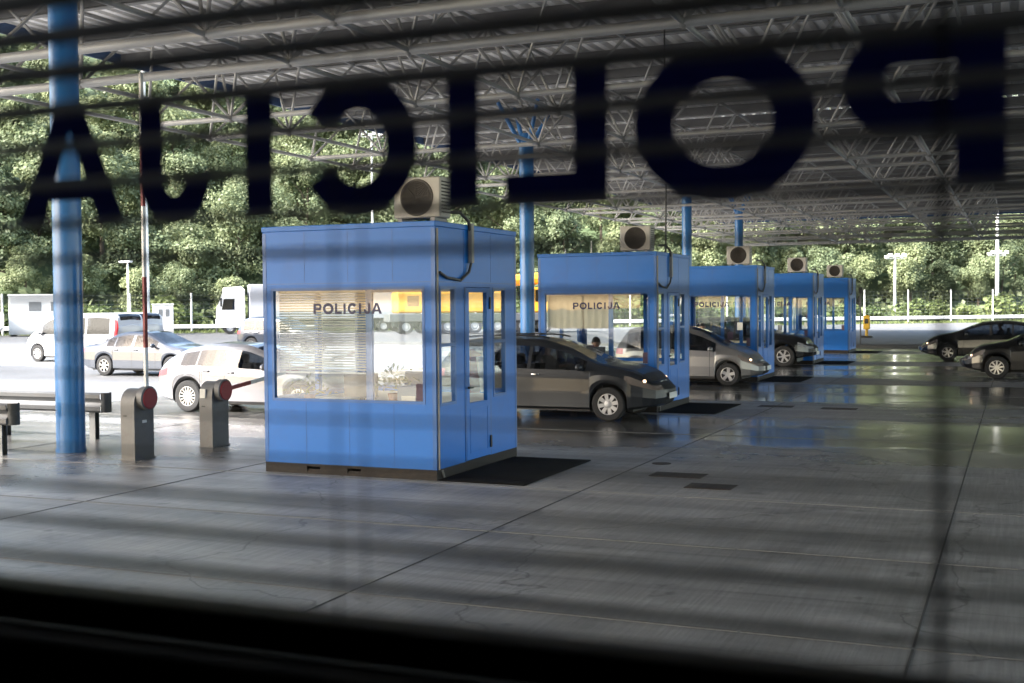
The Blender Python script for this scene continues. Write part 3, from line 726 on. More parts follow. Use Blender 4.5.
# ------------------------------------------------------------------ barriers, guard rail
def barrier(loc, up, lab, alen):
    t = thing('barrier', lab, 'barrier', loc, 0, 'grey barrier posts with red discs')
    w, d = .12, .205; h = .80
    b = MB(); n = 10; prof = [(-d,0),(d,0)] + [(d*math.cos(a), h+.21*math.sin(a)) for a in [math.pi*i/n for i in range(n+1)]]
    vs = [(-w,y,z) for y,z in prof]+[(w,y,z) for y,z in prof]; k = len(prof)
    b.add(vs, [tuple(range(k))[::-1], tuple(range(k,2*k))]+[(i,(i+1)%k,k+(i+1)%k,k+i) for i in range(k)])
    b.box(-w-.015,w+.015,-d-.015,d+.015,.001,.02)
    b.build('housing', M['grey_housing'], t, smooth=35)
    m = MB(); m.lathe([(.13,w),(.17,w+.0),(.175,w+.10),(.15,w+.11),(0,w+.11)],'x',28,(0,0,.87)); hb = m.build('hub', M['grey_housing'], t, smooth=40)
    m = MB(); m.lathe([(0,w+.125),(.140,w+.125),(.150,w+.112),(.15,w+.1105)],'x',28,(0,0,.87)); m.build('disc', M['red'], hb, smooth=40)
    m = MB(); m.box(-w*.6,-w*.1,-d-.006,-d-.0005,.62,.64); m.build('lock', M['black'], t)
    if not up: m = MB(); m.box(-w+.03,-w+.13,-d-.022,-d-.001,.76,.90); m.build('notice', M['paper'], t)
    else: m = MB(); m.box(w+.001,w+.004,-.04,.05,.52,.56); m.build('notice', M['paper'], t)
    # striped arm as one part: white bar with red bands a hair proud
    dirv = Vector((0,0,1)) if up else Vector((0, math.cos(R(6)), math.sin(R(6))))
    side = Vector((0,1,0)) if up else Vector((0,-math.sin(R(6)),math.cos(R(6))))
    m = MB(); 
    def seg(a, b, g, mi, xo=w+.05):
        p = Vector((xo,0,.87)); vs = []
        for q in (a, b):
            for sx, sd in ((-1,-1),(1,-1),(1,1),(-1,1)): vs.append(p+dirv*q+side*(sd*g)+Vector((sx*.017,0,0)))
        m.add(vs, [(0,1,2,3),(7,6,5,4)]+[(i,4+i,4+(i+1)%4,(i+1)%4) for i in range(4)], mi)
    q = .17; i = 0
    while q < alen: e = min(q+(.55 if i == 0 else 1.0), alen); seg(q, e, .030, i % 2); q = e; i += 1
    m.build('arm', [M['white'], M['barrier_red']] if up else [M['barrier_red'], M['white']], t)
    return t
barrier((-11.55, 13.52, 0), True, 'grey barrier post with its red and white arm raised upright beside the thick column', 4.6)
barrier((-11.48, 15.19, 0), False, 'grey barrier post with lowered arm in front of the white hatchback', 4.0)
def guard_rail(y, xe, lab):
    t = thing('guard_rail', lab, 'guard rail', (xe, y, 0), 0, 'crash barriers beside the thick column')
    prof = [(0,.46),(-.03,.49),(-.03,.55),(0,.585),(.012,.62),(0,.655),(-.03,.69),(-.03,.75),(0,.78)]; k = len(prof); L = 6.
    m = MB(); vs = [(x, o+dd, z) for dd in (0, .006) for x in (-L, 0) for o, z in prof]
    fs = [(i,i+1,k+i+1,k+i) for i in range(k-1)]+[(2*k+i,3*k+i,3*k+i+1,2*k+i+1) for i in range(k-1)]
    m.add(vs, fs)
    n = 10; vs = []; fs = []     # rounded end piece
    for q in range(n+1):
        a = math.pi*q/n; vs += [(.10*math.sin(a), .10-.10*math.cos(a), .46), (.10*math.sin(a), .10-.10*math.cos(a), .78)]
    for q in range(n): fs.append((2*q, 2*q+2, 2*q+3, 2*q+1))
    m.add(vs, fs); m.build('rail', M['rail_dark'], t, smooth=30)
    for x in (-.28, -2.2, -4.1):
        m = MB(); m.box(x-.06,x+.06,.10,.11,0,.74); m.box(x-.06,x+.06,.19,.20,0,.74); m.box(x-.006,x+.006,.111,.189,0,.74); m.box(x-.05,x+.05,.012,.099,.52,.72); m.build('post', M['galv'], t)
guard_rail(15.15, -13.68, 'galvanised crash barrier passing behind the thick blue column')
guard_rail(13.05, -13.52, 'galvanised crash barrier whose end just shows at the left picture edge')

# ------------------------------------------------------------------ cars
def pchip(pts):
    x = np.array([p[0] for p in pts], float); y = np.array([p[1] for p in pts], float)
    h = np.diff(x); d = np.diff(y)/h; m = np.zeros(len(x))
    for i in range(1, len(x)-1):
        if d[i-1]*d[i] > 0: w1, w2 = 2*h[i]+h[i-1], h[i]+2*h[i-1]; m[i] = (w1+w2)/(w1/d[i-1]+w2/d[i])
    m[0], m[-1] = d[0], d[-1]
    def f(q):
        q = min(max(q, x[0]), x[-1]); i = min(int(np.searchsorted(x, q, 'right'))-1, len(x)-2); t = (q-x[i])/h[i]
        return float((2*t**3-3*t*t+1)*y[i]+(t**3-2*t*t+t)*h[i]*m[i]+(-2*t**3+3*t*t)*y[i+1]+(t**3-t*t)*h[i]*m[i+1])
    return f
def car(name, label, cat, loc, rz, spec, paintm, lamp='off', seats=True, group=None):
    t = thing(name, label, cat, loc, rz, group)
    L, W = spec['L'], spec['W']/2; top = pchip(spec['top']); belt = pchip(spec['belt'])
    ax = spec['axles']; rw = spec.get('rw', .31); sill = spec.get('sill', .20); Ra = rw+.045
    xc, xh = spec['screen']; rx0, rx1 = spec['rear']; wins = spec['wins']; seams = spec['seams']
    keys = {0., L, xc, xh, rx0, rx1}
    for a, b in wins: keys |= {a, b}
    for s in seams: keys |= {s-.006, s+.006}
    for a in ax:
        for i in range(15): keys.add(round(a - Ra*math.cos(math.pi*i/14), 4))
    hl = spec.get('hl', .42); tl = spec.get('tl', .22)
    keys |= {L-.06, L-hl, .05, tl, L-.02, .015}
    for q in np.linspace(0, L, 22):
        if min(abs(q-k) for k in keys) > .05: keys.add(float(q))
    xs = sorted(keys); xs2 = [xs[0]]
    for q in xs[1:]:
        if q-xs2[-1] > .0035: xs2.append(q)
    xs = xs2
    pull_f = spec.get('pull_f', [.16,.05,.0,.0,.07,.10,.12,.12,.12]); pull_r = spec.get('pull_r', [.12,.04,.0,.01,.02,.02,.02,.02,.02])
    tumble = spec.get('tumble', .25)
    def ring(x):
        zt, zb = top(x), belt(x); zb = min(zb, zt-.012); h = zt-zb
        zl = sill
        if x < .5: zl += (.5-x)*.18
        if x > L-.6: zl += (x-L+.6)*.10
        arch = False
        for a in ax:
            if abs(x-a) < Ra*.9999: zl = max(zl, rw+math.sqrt(max(0, Ra*Ra-(x-a)**2))); arch = True
        w = W
        if x > L-.75: w = W*(1-spec.get('ft', .24)*((x-L+.75)/.75)**2.6)
        if x < .5: w = W*(1-.12*((.5-x)/.5)**2.4)
        k = min(1, h/.42); wr = w*(.93-tumble*k)
        d = zb-zl
        r = [(w*.90, zl), (w*.985, zl+min(.05, d*.2)), (w, zl+d*.42), (w*.985, zl+d*.78), (w*.945, zb)]
        r6 = (wr, zt-.085*k-.015*(1-k)); r4 = r[4]
        r5 = (r4[0]+(r6[0]-r4[0])*.86+.012*k, r4[1]+(r6[1]-r4[1])*.86)
        r += [r5, r6, (wr*.84, zt-.028*k-.006*(1-k)), (0, zt)]
        out = []
        for i, (y, z) in enumerate(r):
            q = x
            if x > L-.55: q -= pull_f[i]*((x-L+.55)/.55)**2
            if x < .45: q += pull_r[i]*((.45-x)/.45)**2
            out.append((q, y, z))
        return out
    rings = [ring(x) for x in xs]
    P = {}
    def put(part, vs, mi=0): P.setdefault(part, MB()).quad(*vs, mi=mi)
    fl = lambda p: (p[0], -p[1], p[2])
    door_rng = spec['doors']
    for i in range(len(xs)-1):
        xm = (xs[i]+xs[i+1])/2; a, b = rings[i], rings[i+1]
        seam = any(abs(xm-s) < .005 for s in seams)
        inarch = any(abs(xm-q) < Ra for q in ax)
        for k in range(8):
            for sd in (1, -1):
                vs = [a[k], b[k], b[k+1], a[k+1]] if sd == 1 else [fl(a[k]), fl(a[k+1]), fl(b[k+1]), fl(b[k])]
                s = 'l' if sd == 1 else 'r'; part = ('body',); mi = 0
                if k == 4:
                    for n_, (u, v) in enumerate(wins):
                        if u < xm < v: part = ('window', n_, s)
                elif k == 7 or (k == 6 and False):
                    if xc > xm > xh: part = ('windscreen',)
                    elif rx0 < xm < rx1: part = ('rear_window',)
                elif k < 4:
                    for n_, (u, v) in enumerate(door_rng):
                        if u < xm < v and k >= 1 and not inarch: part = ('door', n_, s)
                    if xm > L-hl and k == 3: part = ('headlight', s)
                    if xm < tl and k in ((3,) if not spec.get('tall_tail') else (3, 4)): part = ('taillight', s)
                    if spec.get('strip') and k == 1 and False: mi = 1
                if spec.get('tall_tail') and k in (4,) and xm < tl: part = ('taillight', s)
                if seam and 1 <= k <= 3: part = ('body',); mi = 1
                if k == 4 and part[0] == 'body' and h_ok(rings[i]) and wins[0][0]-.03 < xm < wins[-1][1]+.03: mi = 2 if spec.get('black_pillars', True) else 0
                put(part, vs, mi)
    # nose and tail caps, bulging in plan
    C = 10
    for end, rg, bul in ((1, rings[-1], spec.get('bulge', .13)), (0, rings[0], -.07)):
        def cp(k, c):
            x, y, z = rg[k]; u = -1+2*c/C
            return (x+bul*(1-abs(u)**2.2)*(1 if k < 5 else .8), y*u, z)
        for k in range(8):
            for c in range(C):
                vs = [cp(k, c), cp(k, c+1), cp(k+1, c+1), cp(k+1, c)]
                if end == 0: vs = vs[::-1]
                if k == 7 and (c < C//2) and False: continue
                part = ('body',); mi = 0
                if end == 1:
                    if k == 3 and c in (0, 1, C-2, C-1): part = ('headlight', 'r' if c < 5 else 'l')
                    elif k == 3 and 2 <= c <= C-3: part = ('grille',)
                    elif k == 1 and 2 <= c <= C-3: part = ('grille',)
                else:
                    if k == 3 and c in (0, 1, C-2, C-1): part = ('taillight', 'r' if c < 5 else 'l')
                put(part, vs, mi)
    gm = M[spec.get('glass', 'gl_car')]
    for part, mb in P.items():
        n_ = part[0]
        if n_ == 'body': mb.build('body', [paintm, M['black'], M['black'] if spec.get('black_pillars', True) else paintm], t, smooth=58)
        elif n_ == 'door':
            d = mb.build('door', [paintm], t, smooth=58)
            sd = 1 if part[2] == 'l' else -1; u, v = door_rng[part[1]]
            hx = u+.14 if spec.get('hinge_front', True) else v-.14; zz = belt(hx)-.10
            h = MB(); h.bev(hx-.08, hx+.08, *sorted((sd*(W*.965), sd*(W*1.005))), zz-.016, zz+.016, .006)
            h.build('handle', M['chrome'] if spec.get('chrome_handle') else paintm, d, smooth=50)
            if spec.get('strip'):
                h = MB(); h.box(u+.02, v-.02, *sorted((sd*W*.992, sd*(W*1.006))), .50, .545); h.build('rub_strip', M[spec['strip']], d)
        elif n_ == 'window': mb.build('window', gm if not (spec.get('dark_rear') and part[1] < len(wins)-1) else M['gl_van'], t, smooth=58)
        elif n_ in ('windscreen', 'rear_window'): mb.build(n_, gm if n_ == 'windscreen' else M['gl_car'], t, smooth=58)
        elif n_ == 'headlight':
            h = mb.build('headlight', M['lamp_on'] if lamp == 'on' else M['lamp_off'], t, smooth=58)
            if lamp == 'on':
                sd = 1 if part[1] == 'l' else -1
                q = MB(); q.ball((L-.20, sd*W*.80, spec['lampz']), .035, .04, .032, 10); q.build('bulb', M['bulb'], h, smooth=60)
        elif n_ == 'taillight': mb.build('taillight', M['taillamp'], t, smooth=58)
        elif n_ == 'grille': mb.build('grille', M['black'], t, smooth=58)
    # underbody and interior tub
    u = MB(); u.box(.3, L-.45, -W*.70, W*.70, .17, .42); u.box(ax[0]+Ra+.02, ax[1]-Ra-.02, -W*.9, W*.9, .18, .30)
    u.box(ax[1]+.12, L-.35, -W*.62, W*.62, .3, .62); u.build('underbody', M['black'], t)
    i_ = MB(); i_.box(xc-.55, xc+.02, -W*.86, W*.86, .55, belt(xc-.3)-.02); i_.box(rx1*.5+.12, ax[0]+.35, -W*.8, W*.8, .42, belt(.6)-.10); i_.build('dashboard', M['int'], t)
    if seats:
        sx = xc-1.45; hs = spec.get('seat', .30)
        for q in (sx, sx-.85):
            for sy in (-1, 1):
                s = MB(); s.bev(q-.25, q+.27, sy*.36-.24, sy*.36+.24, hs, hs+.22, .05)
                a = MB(); 
                vs = []
                s.bev(q-.38, q-.22, sy*.36-.23, sy*.36+.23, hs+.15, hs+.66, .05); s.bev(q-.38, q-.27, sy*.36-.12, sy*.36+.12, hs+.68, hs+.88, .03)
                s.build('seat', M['seat'], t, smooth=40)
        s = MB(); n = 20
        for i in range(n):
            a0, a1 = 2*math.pi*i/n, 2*math.pi*(i+1)/n
            f_ = lambda a: (xc-.72-.08*math.sin(a), .36+.18*math.cos(a), hs+.52+.165*math.sin(a))
            s.tube(f_(a0), f_(a1), .014, 6)
        s.tube((xc-.72,.36,hs+.52),(xc-.5,.36,hs+.42),.03,6); s.build('steering_wheel', M['black'], t, smooth=50)
    # mirrors
    for sd in (1, -1):
        m = MB(); mx, mz = xc-.38, belt(xc-.38)+.06
        m.ball((mx, sd*(W+.07), mz), .075, .10, .07, 12); m.tube((mx+.02, sd*(W*.9), mz-.06), (mx, sd*(W+.03), mz-.02), .03, 8)
        m.build('mirror', paintm if spec.get('mirror_paint', True) else M['black'], t, smooth=60)
    # wheels
    for a in ax:
        for sd in (1, -1):
            y = sd*(W-.105)
            w = empty('wheel', (a, y, rw)); w.parent = t
            m = MB(); m.lathe([(rw*.62,-.10),(rw*.66,-.105),(rw*.93,-.10),(rw,-.075),(rw,.075),(rw*.93,.10),(rw*.66,.105),(rw*.62,.10)],'y',36); m.build('tyre', M['rubber'], w, smooth=40)
            m = MB(); ri = rw*.66; o = sd
            m.lathe([(ri,-.10*o),(ri*.99,.098*o),(ri*.90,.10*o),(ri*.86,.085*o)],'y',36)
            ns = spec.get('spokes', 7); sw = spec.get('spoke_w', .05)
            if spec.get('hub'):
                m.lathe([(0,.098*o),(ri*.3,.096*o),(ri*.34,.09*o)],'y',24)
            else: m.lathe([(0,.088*o),(ri*.22,.086*o),(ri*.24,.07*o)],'y',24)
            for k in range(ns):
                an = 2*math.pi*k/ns+.2; c, s = math.cos(an), math.sin(an)
                vs = []
                for rr, hw, dp in ((ri*.2, sw*.5, .086), (ri*.88, sw*.62, .092)):
                    for e in (-1, 1):
                        for dd in (0, -.03): vs.append((c*rr - s*e*hw, o*(dp+dd), s*rr + c*e*hw))
                m.add(vs, [(0,2,6,4),(0,4,5,1),(2,3,7,6),(1,5,7,3)])
            m.build('rim', M[spec.get('rimm', 'rim')], w, smooth=35)
            m = MB(); m.lathe([(0,.03*o),(ri*.97,.03*o)],'y',24); m.build('brake_disc', M['black'], w)
    # plates
    if spec.get('plate', True):
        fx = rings[-1][2][0]+spec.get('bulge', .13)
        for x, s in ((fx, 1), (rings[0][2][0]-.07, -1)):
            m = MB(); m.bev(*sorted((x+s*.004, x+s*.022)), -.26, .26, .40, .51, .003); m.build('number_plate', M['paper'], t)
    if spec.get('rails'):
        for sd in (1, -1):
            m = MB(); pts = []
            for q in np.linspace(rx1+.25, xh-.1, 9): pts.append((float(q), sd*W*.66, top(float(q))+.035))
            m.path(pts, .016, 8); m.build('roof_rail', M['black'], t, smooth=60)
    return t
def h_ok(rg): return rg[8][2]-rg[4][2] > .12

S307 = dict(L=4.42, W=1.76, axles=(.86,3.57), rw=.317, top=[(0,.98),(.10,1.12),(.28,1.38),(.5,1.485),(1.2,1.535),(2.0,1.53),(2.55,1.43),(3.42,1.06),(3.85,.98),(4.2,.88),(4.42,.735)],
    belt=[(0,.93),(1.,.97),(2.,.95),(3.3,.92),(3.9,.84),(4.42,.66)], screen=(3.42,2.42), rear=(.06,.40), wins=[(.42,1.02),(1.06,1.95),(2.02,3.12)], seams=(1.10,1.99,3.06), doors=[(1.11,1.985),(1.995,3.055)],
    strip='p_grey', spokes=8, spoke_w=.06, rimm='hubcap', hub=True, chrome_handle=True, hl=.55, rails=True, lampz=.74, seat=.34, black_pillars=False)
SA = dict(L=3.84, W=1.76, axles=(.62,3.08), rw=.30, top=[(0,1.0),(.12,1.28),(.35,1.50),(1.0,1.585),(1.7,1.58),(2.2,1.47),(3.02,1.06),(3.4,.93),(3.66,.82),(3.84,.66)],
    belt=[(0,.96),(1.,.97),(2.,.93),(2.9,.88),(3.4,.80),(3.84,.58)], screen=(3.02,2.02), rear=(.05,.30), wins=[(.35,.8),(.84,1.5),(1.56,2.72)], seams=(.95,1.53,2.60), doors=[(.96,1.525),(1.535,2.595)],
    spokes=5, spoke_w=.07, hl=.5, lampz=.68, seat=.38, black_pillars=True)
SSUV = dict(L=4.35, W=1.84, axles=(.85,3.5), rw=.36, sill=.28, top=[(0,1.1),(.08,1.35),(.25,1.6),(.8,1.70),(2.0,1.69),(2.4,1.60),(3.1,1.18),(3.6,1.10),(4.2,.98),(4.35,.78)],
    belt=[(0,1.05),(1.,1.06),(2.9,1.02),(3.6,.95),(4.35,.70)], screen=(3.1,2.3), rear=(.04,.24), wins=[(.4,.98),(1.04,1.8),(1.88,2.9)], seams=(1.08,1.84,2.88), doors=[(1.09,1.835),(1.845,2.875)],
    spokes=6, hl=.4, lampz=.86, seat=.45, tumble=.18)
SR1 = dict(L=4.40, W=1.78, axles=(.86,3.50), rw=.315, top=[(0,.9),(.1,1.0),(.45,1.2),(.95,1.40),(1.6,1.47),(2.2,1.44),(2.7,1.28),(3.25,1.05),(3.8,.93),(4.2,.80),(4.40,.62)],
    belt=[(0,.86),(1.,.95),(2.,.94),(3.1,.90),(3.8,.80),(4.40,.55)], screen=(3.25,2.3), rear=(.12,.9), wins=[(.75,1.3),(1.36,2.02),(2.1,2.98)], seams=(1.2,2.06,2.95), doors=[(1.21,2.055),(2.065,2.945)],
    spokes=6, spoke_w=.05, hl=.55, lampz=.64, seat=.30)
SR2 = dict(SR1, L=4.35, top=[(0,.95),(.1,1.1),(.35,1.32),(.9,1.46),(1.6,1.49),(2.2,1.46),(2.7,1.30),(3.25,1.06),(3.8,.95),(4.15,.83),(4.35,.64)], belt=[(0,.9),(1.,.97),(3.1,.91),(3.8,.82),(4.35,.56)], rear=(.08,.5), spokes=9, spoke_w=.035)
SMERC = dict(L=4.29, W=1.78, axles=(.82,3.52), rw=.325, top=[(0,.88),(.08,1.0),(.3,1.17),(.75,1.35),(1.45,1.435),(2.05,1.41),(2.6,1.24),(3.15,1.02),(3.7,.92),(4.1,.80),(4.29,.62)],
    belt=[(0,.84),(.5,.94),(1.2,.95),(2.2,.91),(3.1,.87),(3.7,.80),(4.29,.55)], screen=(3.15,2.15), rear=(.1,.62), wins=[(.62,1.0),(1.04,1.72),(1.78,2.9)], seams=(1.14,1.75,2.82), doors=[(1.15,1.745),(1.755,2.815)],
    spokes=15, spoke_w=.018, hl=.6, tl=.30, lampz=.66, seat=.28)
SAUDI = dict(L=4.55, W=1.77, axles=(.98,3.63), rw=.32, top=[(0,.92),(.06,.985),(.55,1.02),(.72,1.06),(1.25,1.33),(1.85,1.43),(2.45,1.41),(2.9,1.24),(3.38,1.02),(4.0,.90),(4.4,.76),(4.55,.60)],
    belt=[(0,.86),(.6,.93),(1.5,.93),(3.3,.90),(4.0,.80),(4.55,.52)], screen=(3.38,2.4), rear=(.74,1.24), wins=[(1.05,1.35),(1.4,2.05),(2.14,3.05)], seams=(1.32,2.1,3.02), doors=[(1.33,2.095),(2.105,3.015)],
    spokes=7, spoke_w=.04, hl=.45, lampz=.66, seat=.28, black_pillars=False)
SVAN = dict(L=4.95, W=1.92, axles=(.95,4.05), rw=.335, top=[(0,1.5),(.04,1.82),(.2,1.94),(1.,1.98),(3.0,1.96),(3.45,1.86),(4.15,1.35),(4.4,1.16),(4.75,.98),(4.95,.75)],
    belt=[(0,1.12),(2.,1.12),(3.9,1.10),(4.4,1.0),(4.95,.66)], screen=(4.22,3.4), rear=(.02,.18), wins=[(.35,1.5),(1.58,2.6),(2.8,3.85)], seams=(1.54,2.7,3.80), doors=[(1.55,2.695),(2.705,3.795)],
    spokes=7, spoke_w=.06, rimm='hubcap', hub=True, hl=.5, tl=.14, lampz=.80, seat=.55, tumble=.10, dark_rear=True, mirror_paint=True, tall_tail=True, black_pillars=False)

# origin of a car is its rear bumper centre; heading +x when rz = 0
car('estate_car', 'dark grey estate car with lit headlights stopped beside the second booth', 'car', (-6.08-4.42+.03, 21.62, 0), 0, S307, M['p_grey'], 'on')
car('compact_car', 'small silver car with lit headlights stopped beside the third booth', 'car', (-6.15-3.84, 31.5, 0), 0, SA, M['p_silver'], 'on')
car('off_road_car', 'black off-road car stopped beside the fourth booth', 'car', (-6.35-4.35, 41.2, 0), 0, SSUV, M['p_black'])
car('hatchback', 'black hatchback driving in from the right, farther of the two dark cars', 'car', (-3.20+4.40, 46.6, 0), math.pi, SR1, M['p_black'], 'on')
car('hatchback', 'charcoal car cut off by the picture edge, nearer of the two dark cars', 'car', (-1.36+4.35, 36.38, 0), math.pi, SR2, M['p_char'], 'on')
car('hatchback', 'silvery white hatchback with many-spoked wheels behind the lowered barrier', 'car', (-16.58, 20.85, 0), 0, SMERC, M['p_pearl'])
car('saloon_car', 'blue grey saloon car parked between the white van and the white hatchback', 'car', (-27.85, 30.8, 0), R(0), SAUDI, M['p_blue_grey'])
car('passenger_van', 'white passenger van with dark windows, its nose left of the thick blue column', 'van', (-37.75+4.95, 38.15, 0), math.pi, SVAN, M['p_white'])
car('passenger_van', 'white van parked beyond the saloon, only its rear half showing past the other van', 'van', (-34.4, 41.3, 0), math.pi, SVAN, M['p_white'])
car('off_road_car', 'dark blue grey car just showing at the left edge of the nearest booth', 'car', (-33.9, 47.5, 0), R(0), SSUV, M['p_blue_grey'])

# ------------------------------------------------------------------ people
def person(label, loc, rz, shirt, seated=True, arms='wheel', hairm='hair', scale=1.0):
    t = None
    hip = .0
    J = {}   # name -> (pos, radius); body sits at the origin on its pelvis, facing +x
    def skin_mesh(name, nodes, edges, m, parent=None, sub=2):
        me = bpy.data.meshes.new(name); keys = list(nodes)
        me.from_pydata([nodes[k][0] for k in keys], [(keys.index(a), keys.index(b)) for a, b in edges], [])
        o = bpy.data.objects.new(name, me); col.objects.link(o)
        md = o.modifiers.new('Skin', 'SKIN')
        if not me.skin_vertices: me.attributes  # layer is created with the modifier
        for i, k in enumerate(keys):
            r = nodes[k][1]; sv = me.skin_vertices[0].data[i]; sv.radius = r if isinstance(r, tuple) else (r, r); sv.use_root = (i == 0)
        md.use_smooth_shade = True
        s = o.modifiers.new('Sub', 'SUBSURF'); s.levels = sub; s.render_levels = sub
        dg = bpy.context.evaluated_depsgraph_get(); ev = o.evaluated_get(dg); m2 = bpy.data.meshes.new_from_object(ev)
        o.modifiers.clear(); o.data = m2; m2.materials.clear(); m2.materials.append(m); m2.shade_smooth()
        if parent: o.parent = parent
        return o
    n = {'pelvis': ((0,0,.10), (.15,.12)), 'waist': ((-.02,0,.28), (.13,.11)), 'chest': ((-.03,0,.46), (.16,.12)), 'collar': ((-.03,0,.57), (.10,.08)),
         'neck': ((-.01,0,.63), .055), 'chin': ((.01,0,.68), .062), 'head': ((.02,0,.76), (.075,.09)), 'crown': ((.0,0,.83), (.065,.08))}
    e = [('pelvis','waist'),('waist','chest'),('chest','collar'),('collar','neck'),('neck','chin'),('chin','head'),('head','crown')]
    sh = {'pelvis': ((0,0,.06), (.165,.135)), 'waist': ((-.02,0,.28), (.145,.125)), 'chest': ((-.03,0,.46), (.175,.135)), 'collar': ((-.03,0,.565), (.115,.095))}
    se = [('pelvis','waist'),('waist','chest'),('chest','collar')]
    tr = {'pelvis': ((0,0,.09), (.16,.15))}; te = []
    for s, y in (('l', 1), ('r', -1)):
        if arms == 'wheel': el, wr = (.16, y*.25, .34), (.36, y*.16, .40)
        else: el, wr = (.10, y*.27, .30), (.34, y*.14, .26)
        shp = (-.03, y*.19, .53)
        n[s+'sh'] = (shp, .062); n[s+'el'] = (el, .045); n[s+'wr'] = (wr, .030); n[s+'palm'] = ((wr[0]+.07, wr[1]*.95, wr[2]+.01), (.038,.022))
        e += [('chest', s+'sh'), (s+'sh', s+'el'), (s+'el', s+'wr'), (s+'wr', s+'palm')]
        for f in range(4):
            oy = (f-1.5)*.019; l = (.060,.072,.068,.052)[f]
            n[f'{s}f{f}a'] = ((wr[0]+.075+l*.5, wr[1]*.95+oy, wr[2]+.015), .009); n[f'{s}f{f}b'] = ((wr[0]+.075+l*.9, wr[1]*.95+oy, wr[2]-.012), .008)
            e += [(s+'palm', f'{s}f{f}a'), (f'{s}f{f}a', f'{s}f{f}b')]
        n[s+'th1'] = ((wr[0]+.045, wr[1]*.95-y*.04, wr[2]+.02), .011); n[s+'th2'] = ((wr[0]+.08, wr[1]*.95-y*.05, wr[2]+.0), .009); e += [(s+'palm', s+'th1'), (s+'th1', s+'th2')]
        sh[s+'sh'] = (shp, .075); sh[s+'el'] = (el, .058); sh[s+'cuff'] = (tuple(el[i]+(wr[i]-el[i])*.8 for i in range(3)), .042); se += [('chest', s+'sh'), (s+'sh', s+'el'), (s+'el', s+'cuff')]
        if seated: kn, an, toe = (.44, y*.13, .12), (.52, y*.12, -.28), (.68, y*.13, -.33)
        else: kn, an, toe = (.02, y*.11, -.38), (.0, y*.11, -.80), (.16, y*.12, -.85)
        n[s+'hip'] = ((.04, y*.09, .07), .085); n[s+'kn'] = (kn, .058); n[s+'an'] = (an, .04); n[s+'toe'] = (toe, .035)
        e += [('pelvis', s+'hip'), (s+'hip', s+'kn'), (s+'kn', s+'an'), (s+'an', s+'toe')]
        tr[s+'hip'] = ((.04, y*.09, .07), .10); tr[s+'kn'] = (kn, .072); tr[s+'an'] = (tuple(kn[i]+(an[i]-kn[i])*.92 for i in range(3)), .058); te += [('pelvis', s+'hip'), (s+'hip', s+'kn'), (s+'kn', s+'an')]
    body = skin_mesh('person', n, e, M['skin'])
    tag(body, label, 'person'); body.location = loc; body.rotation_euler = (0, 0, rz); body.scale = (scale,)*3
    skin_mesh('shirt', sh, se, shirt, body); skin_mesh('trousers', tr, te, M['trousers'], body)
    h = MB(); h.ball((-.012,0,.795), .098, .088, .098, 16)
    h.v = [(x, y, max(z, .745+max(0, (x-.03))*1.0)) for x, y, z in h.v]; h.build('hair', M[hairm], body, smooth=70)
    f = MB(); f.v = []
    f.add([(.085,-.012,.775),(.085,.012,.775),(.118,0,.745),(.09,-.018,.735),(.09,.018,.735)], [(0,1,2),(0,2,3),(1,4,2),(3,2,4)]); f.build('nose', M['skin'], body)
    f = MB()
    for y in (-1,1): f.ball((.085, y*.032, .785), .012, .014, .009, 8)
    f.build('eye', M['hair'], body)
    f = MB(); f.box(.086,.094,-.024,.024,.708,.716); f.build('mouth', M['coatred'], body)
    f = MB()
    for y in (-1,1): f.ball((.0, y*.09, .76), .022, .012, .035, 8)
    f.build('ear', M['skin'], body)
    return body
person('officer in dark shirt with short dark hair seated inside the second booth', (-8.15, 23.75, .58), R(-70), M['shirt_dk'], True, 'desk')
person('officer in dark clothes seated inside the third booth', (-8.35, 33.75, .72), R(-75), M['shirt_dk'], True, 'desk')
person('driver in an olive shirt at the wheel of the dark grey estate car', (-10.47+1.92, 21.98, .56), 0, M['shirt_gr'])
person('driver in a pale blue shirt at the wheel of the small silver car', (-9.99+1.52, 31.86, .60), 0, M['shirt_lt'])
person('driver in a dark shirt at the wheel of the black hatchback', (1.20-1.75, 46.24, .52), math.pi, M['shirt_dk'])
pp = MB(); pp.bev(-.11,.11,-.012,.012,0,.30,.003); po = pp.build('paper_sheet', M['paper'], loc=(-7.72, 23.32, .90)); po.rotation_euler = (R(-15),0,R(10)); tag(po, 'white document propped up in front of the officer in the second booth', 'document')

# ------------------------------------------------------------------ far side: fence, masts, trucks
FA, FB = Vector((-98., 62., 0)), Vector((28., 150., 0))
FA = Vector((-80.6, 70.6, 0)) + (Vector((-80.6,70.6,0))-Vector((8.,141.,0))).normalized()*30; FB = Vector((8.,141.,0)) + (Vector((8.,141.,0))-Vector((-80.6,70.6,0))).normalized()*30
fd = (FB-FA).normalized(); fn = Vector((-fd.y, fd.x, 0))      # fn points up the hill
if fn.y < 0: fn = -fn
FL = (FB-FA).length
def fence():
    t = thing('mesh_fence', 'long wire mesh fence with white posts at the foot of the wooded hill', 'fence')
    n = int(FL/5)
    w = MB()
    for z in np.linspace(.3, 3.2, 9): w.tube(FA+Vector((0,0,float(z))), FB+Vector((0,0,float(z))), .008, 4)
    for k in range(int(FL/.5)): p = FA+fd*(k*.5); w.tube(p+Vector((0,0,.2)), p+Vector((0,0,3.25)), .006, 4, cap=False)
    w.build('wire_mesh', M['galv'], t)
    for k in range(n+1):
        p = FA+fd*(k*5); m = MB(); m.box(p.x-.06,p.x+.06,p.y-.06,p.y+.06,0,3.4); m.build('post', M['mast'], t)
fence()
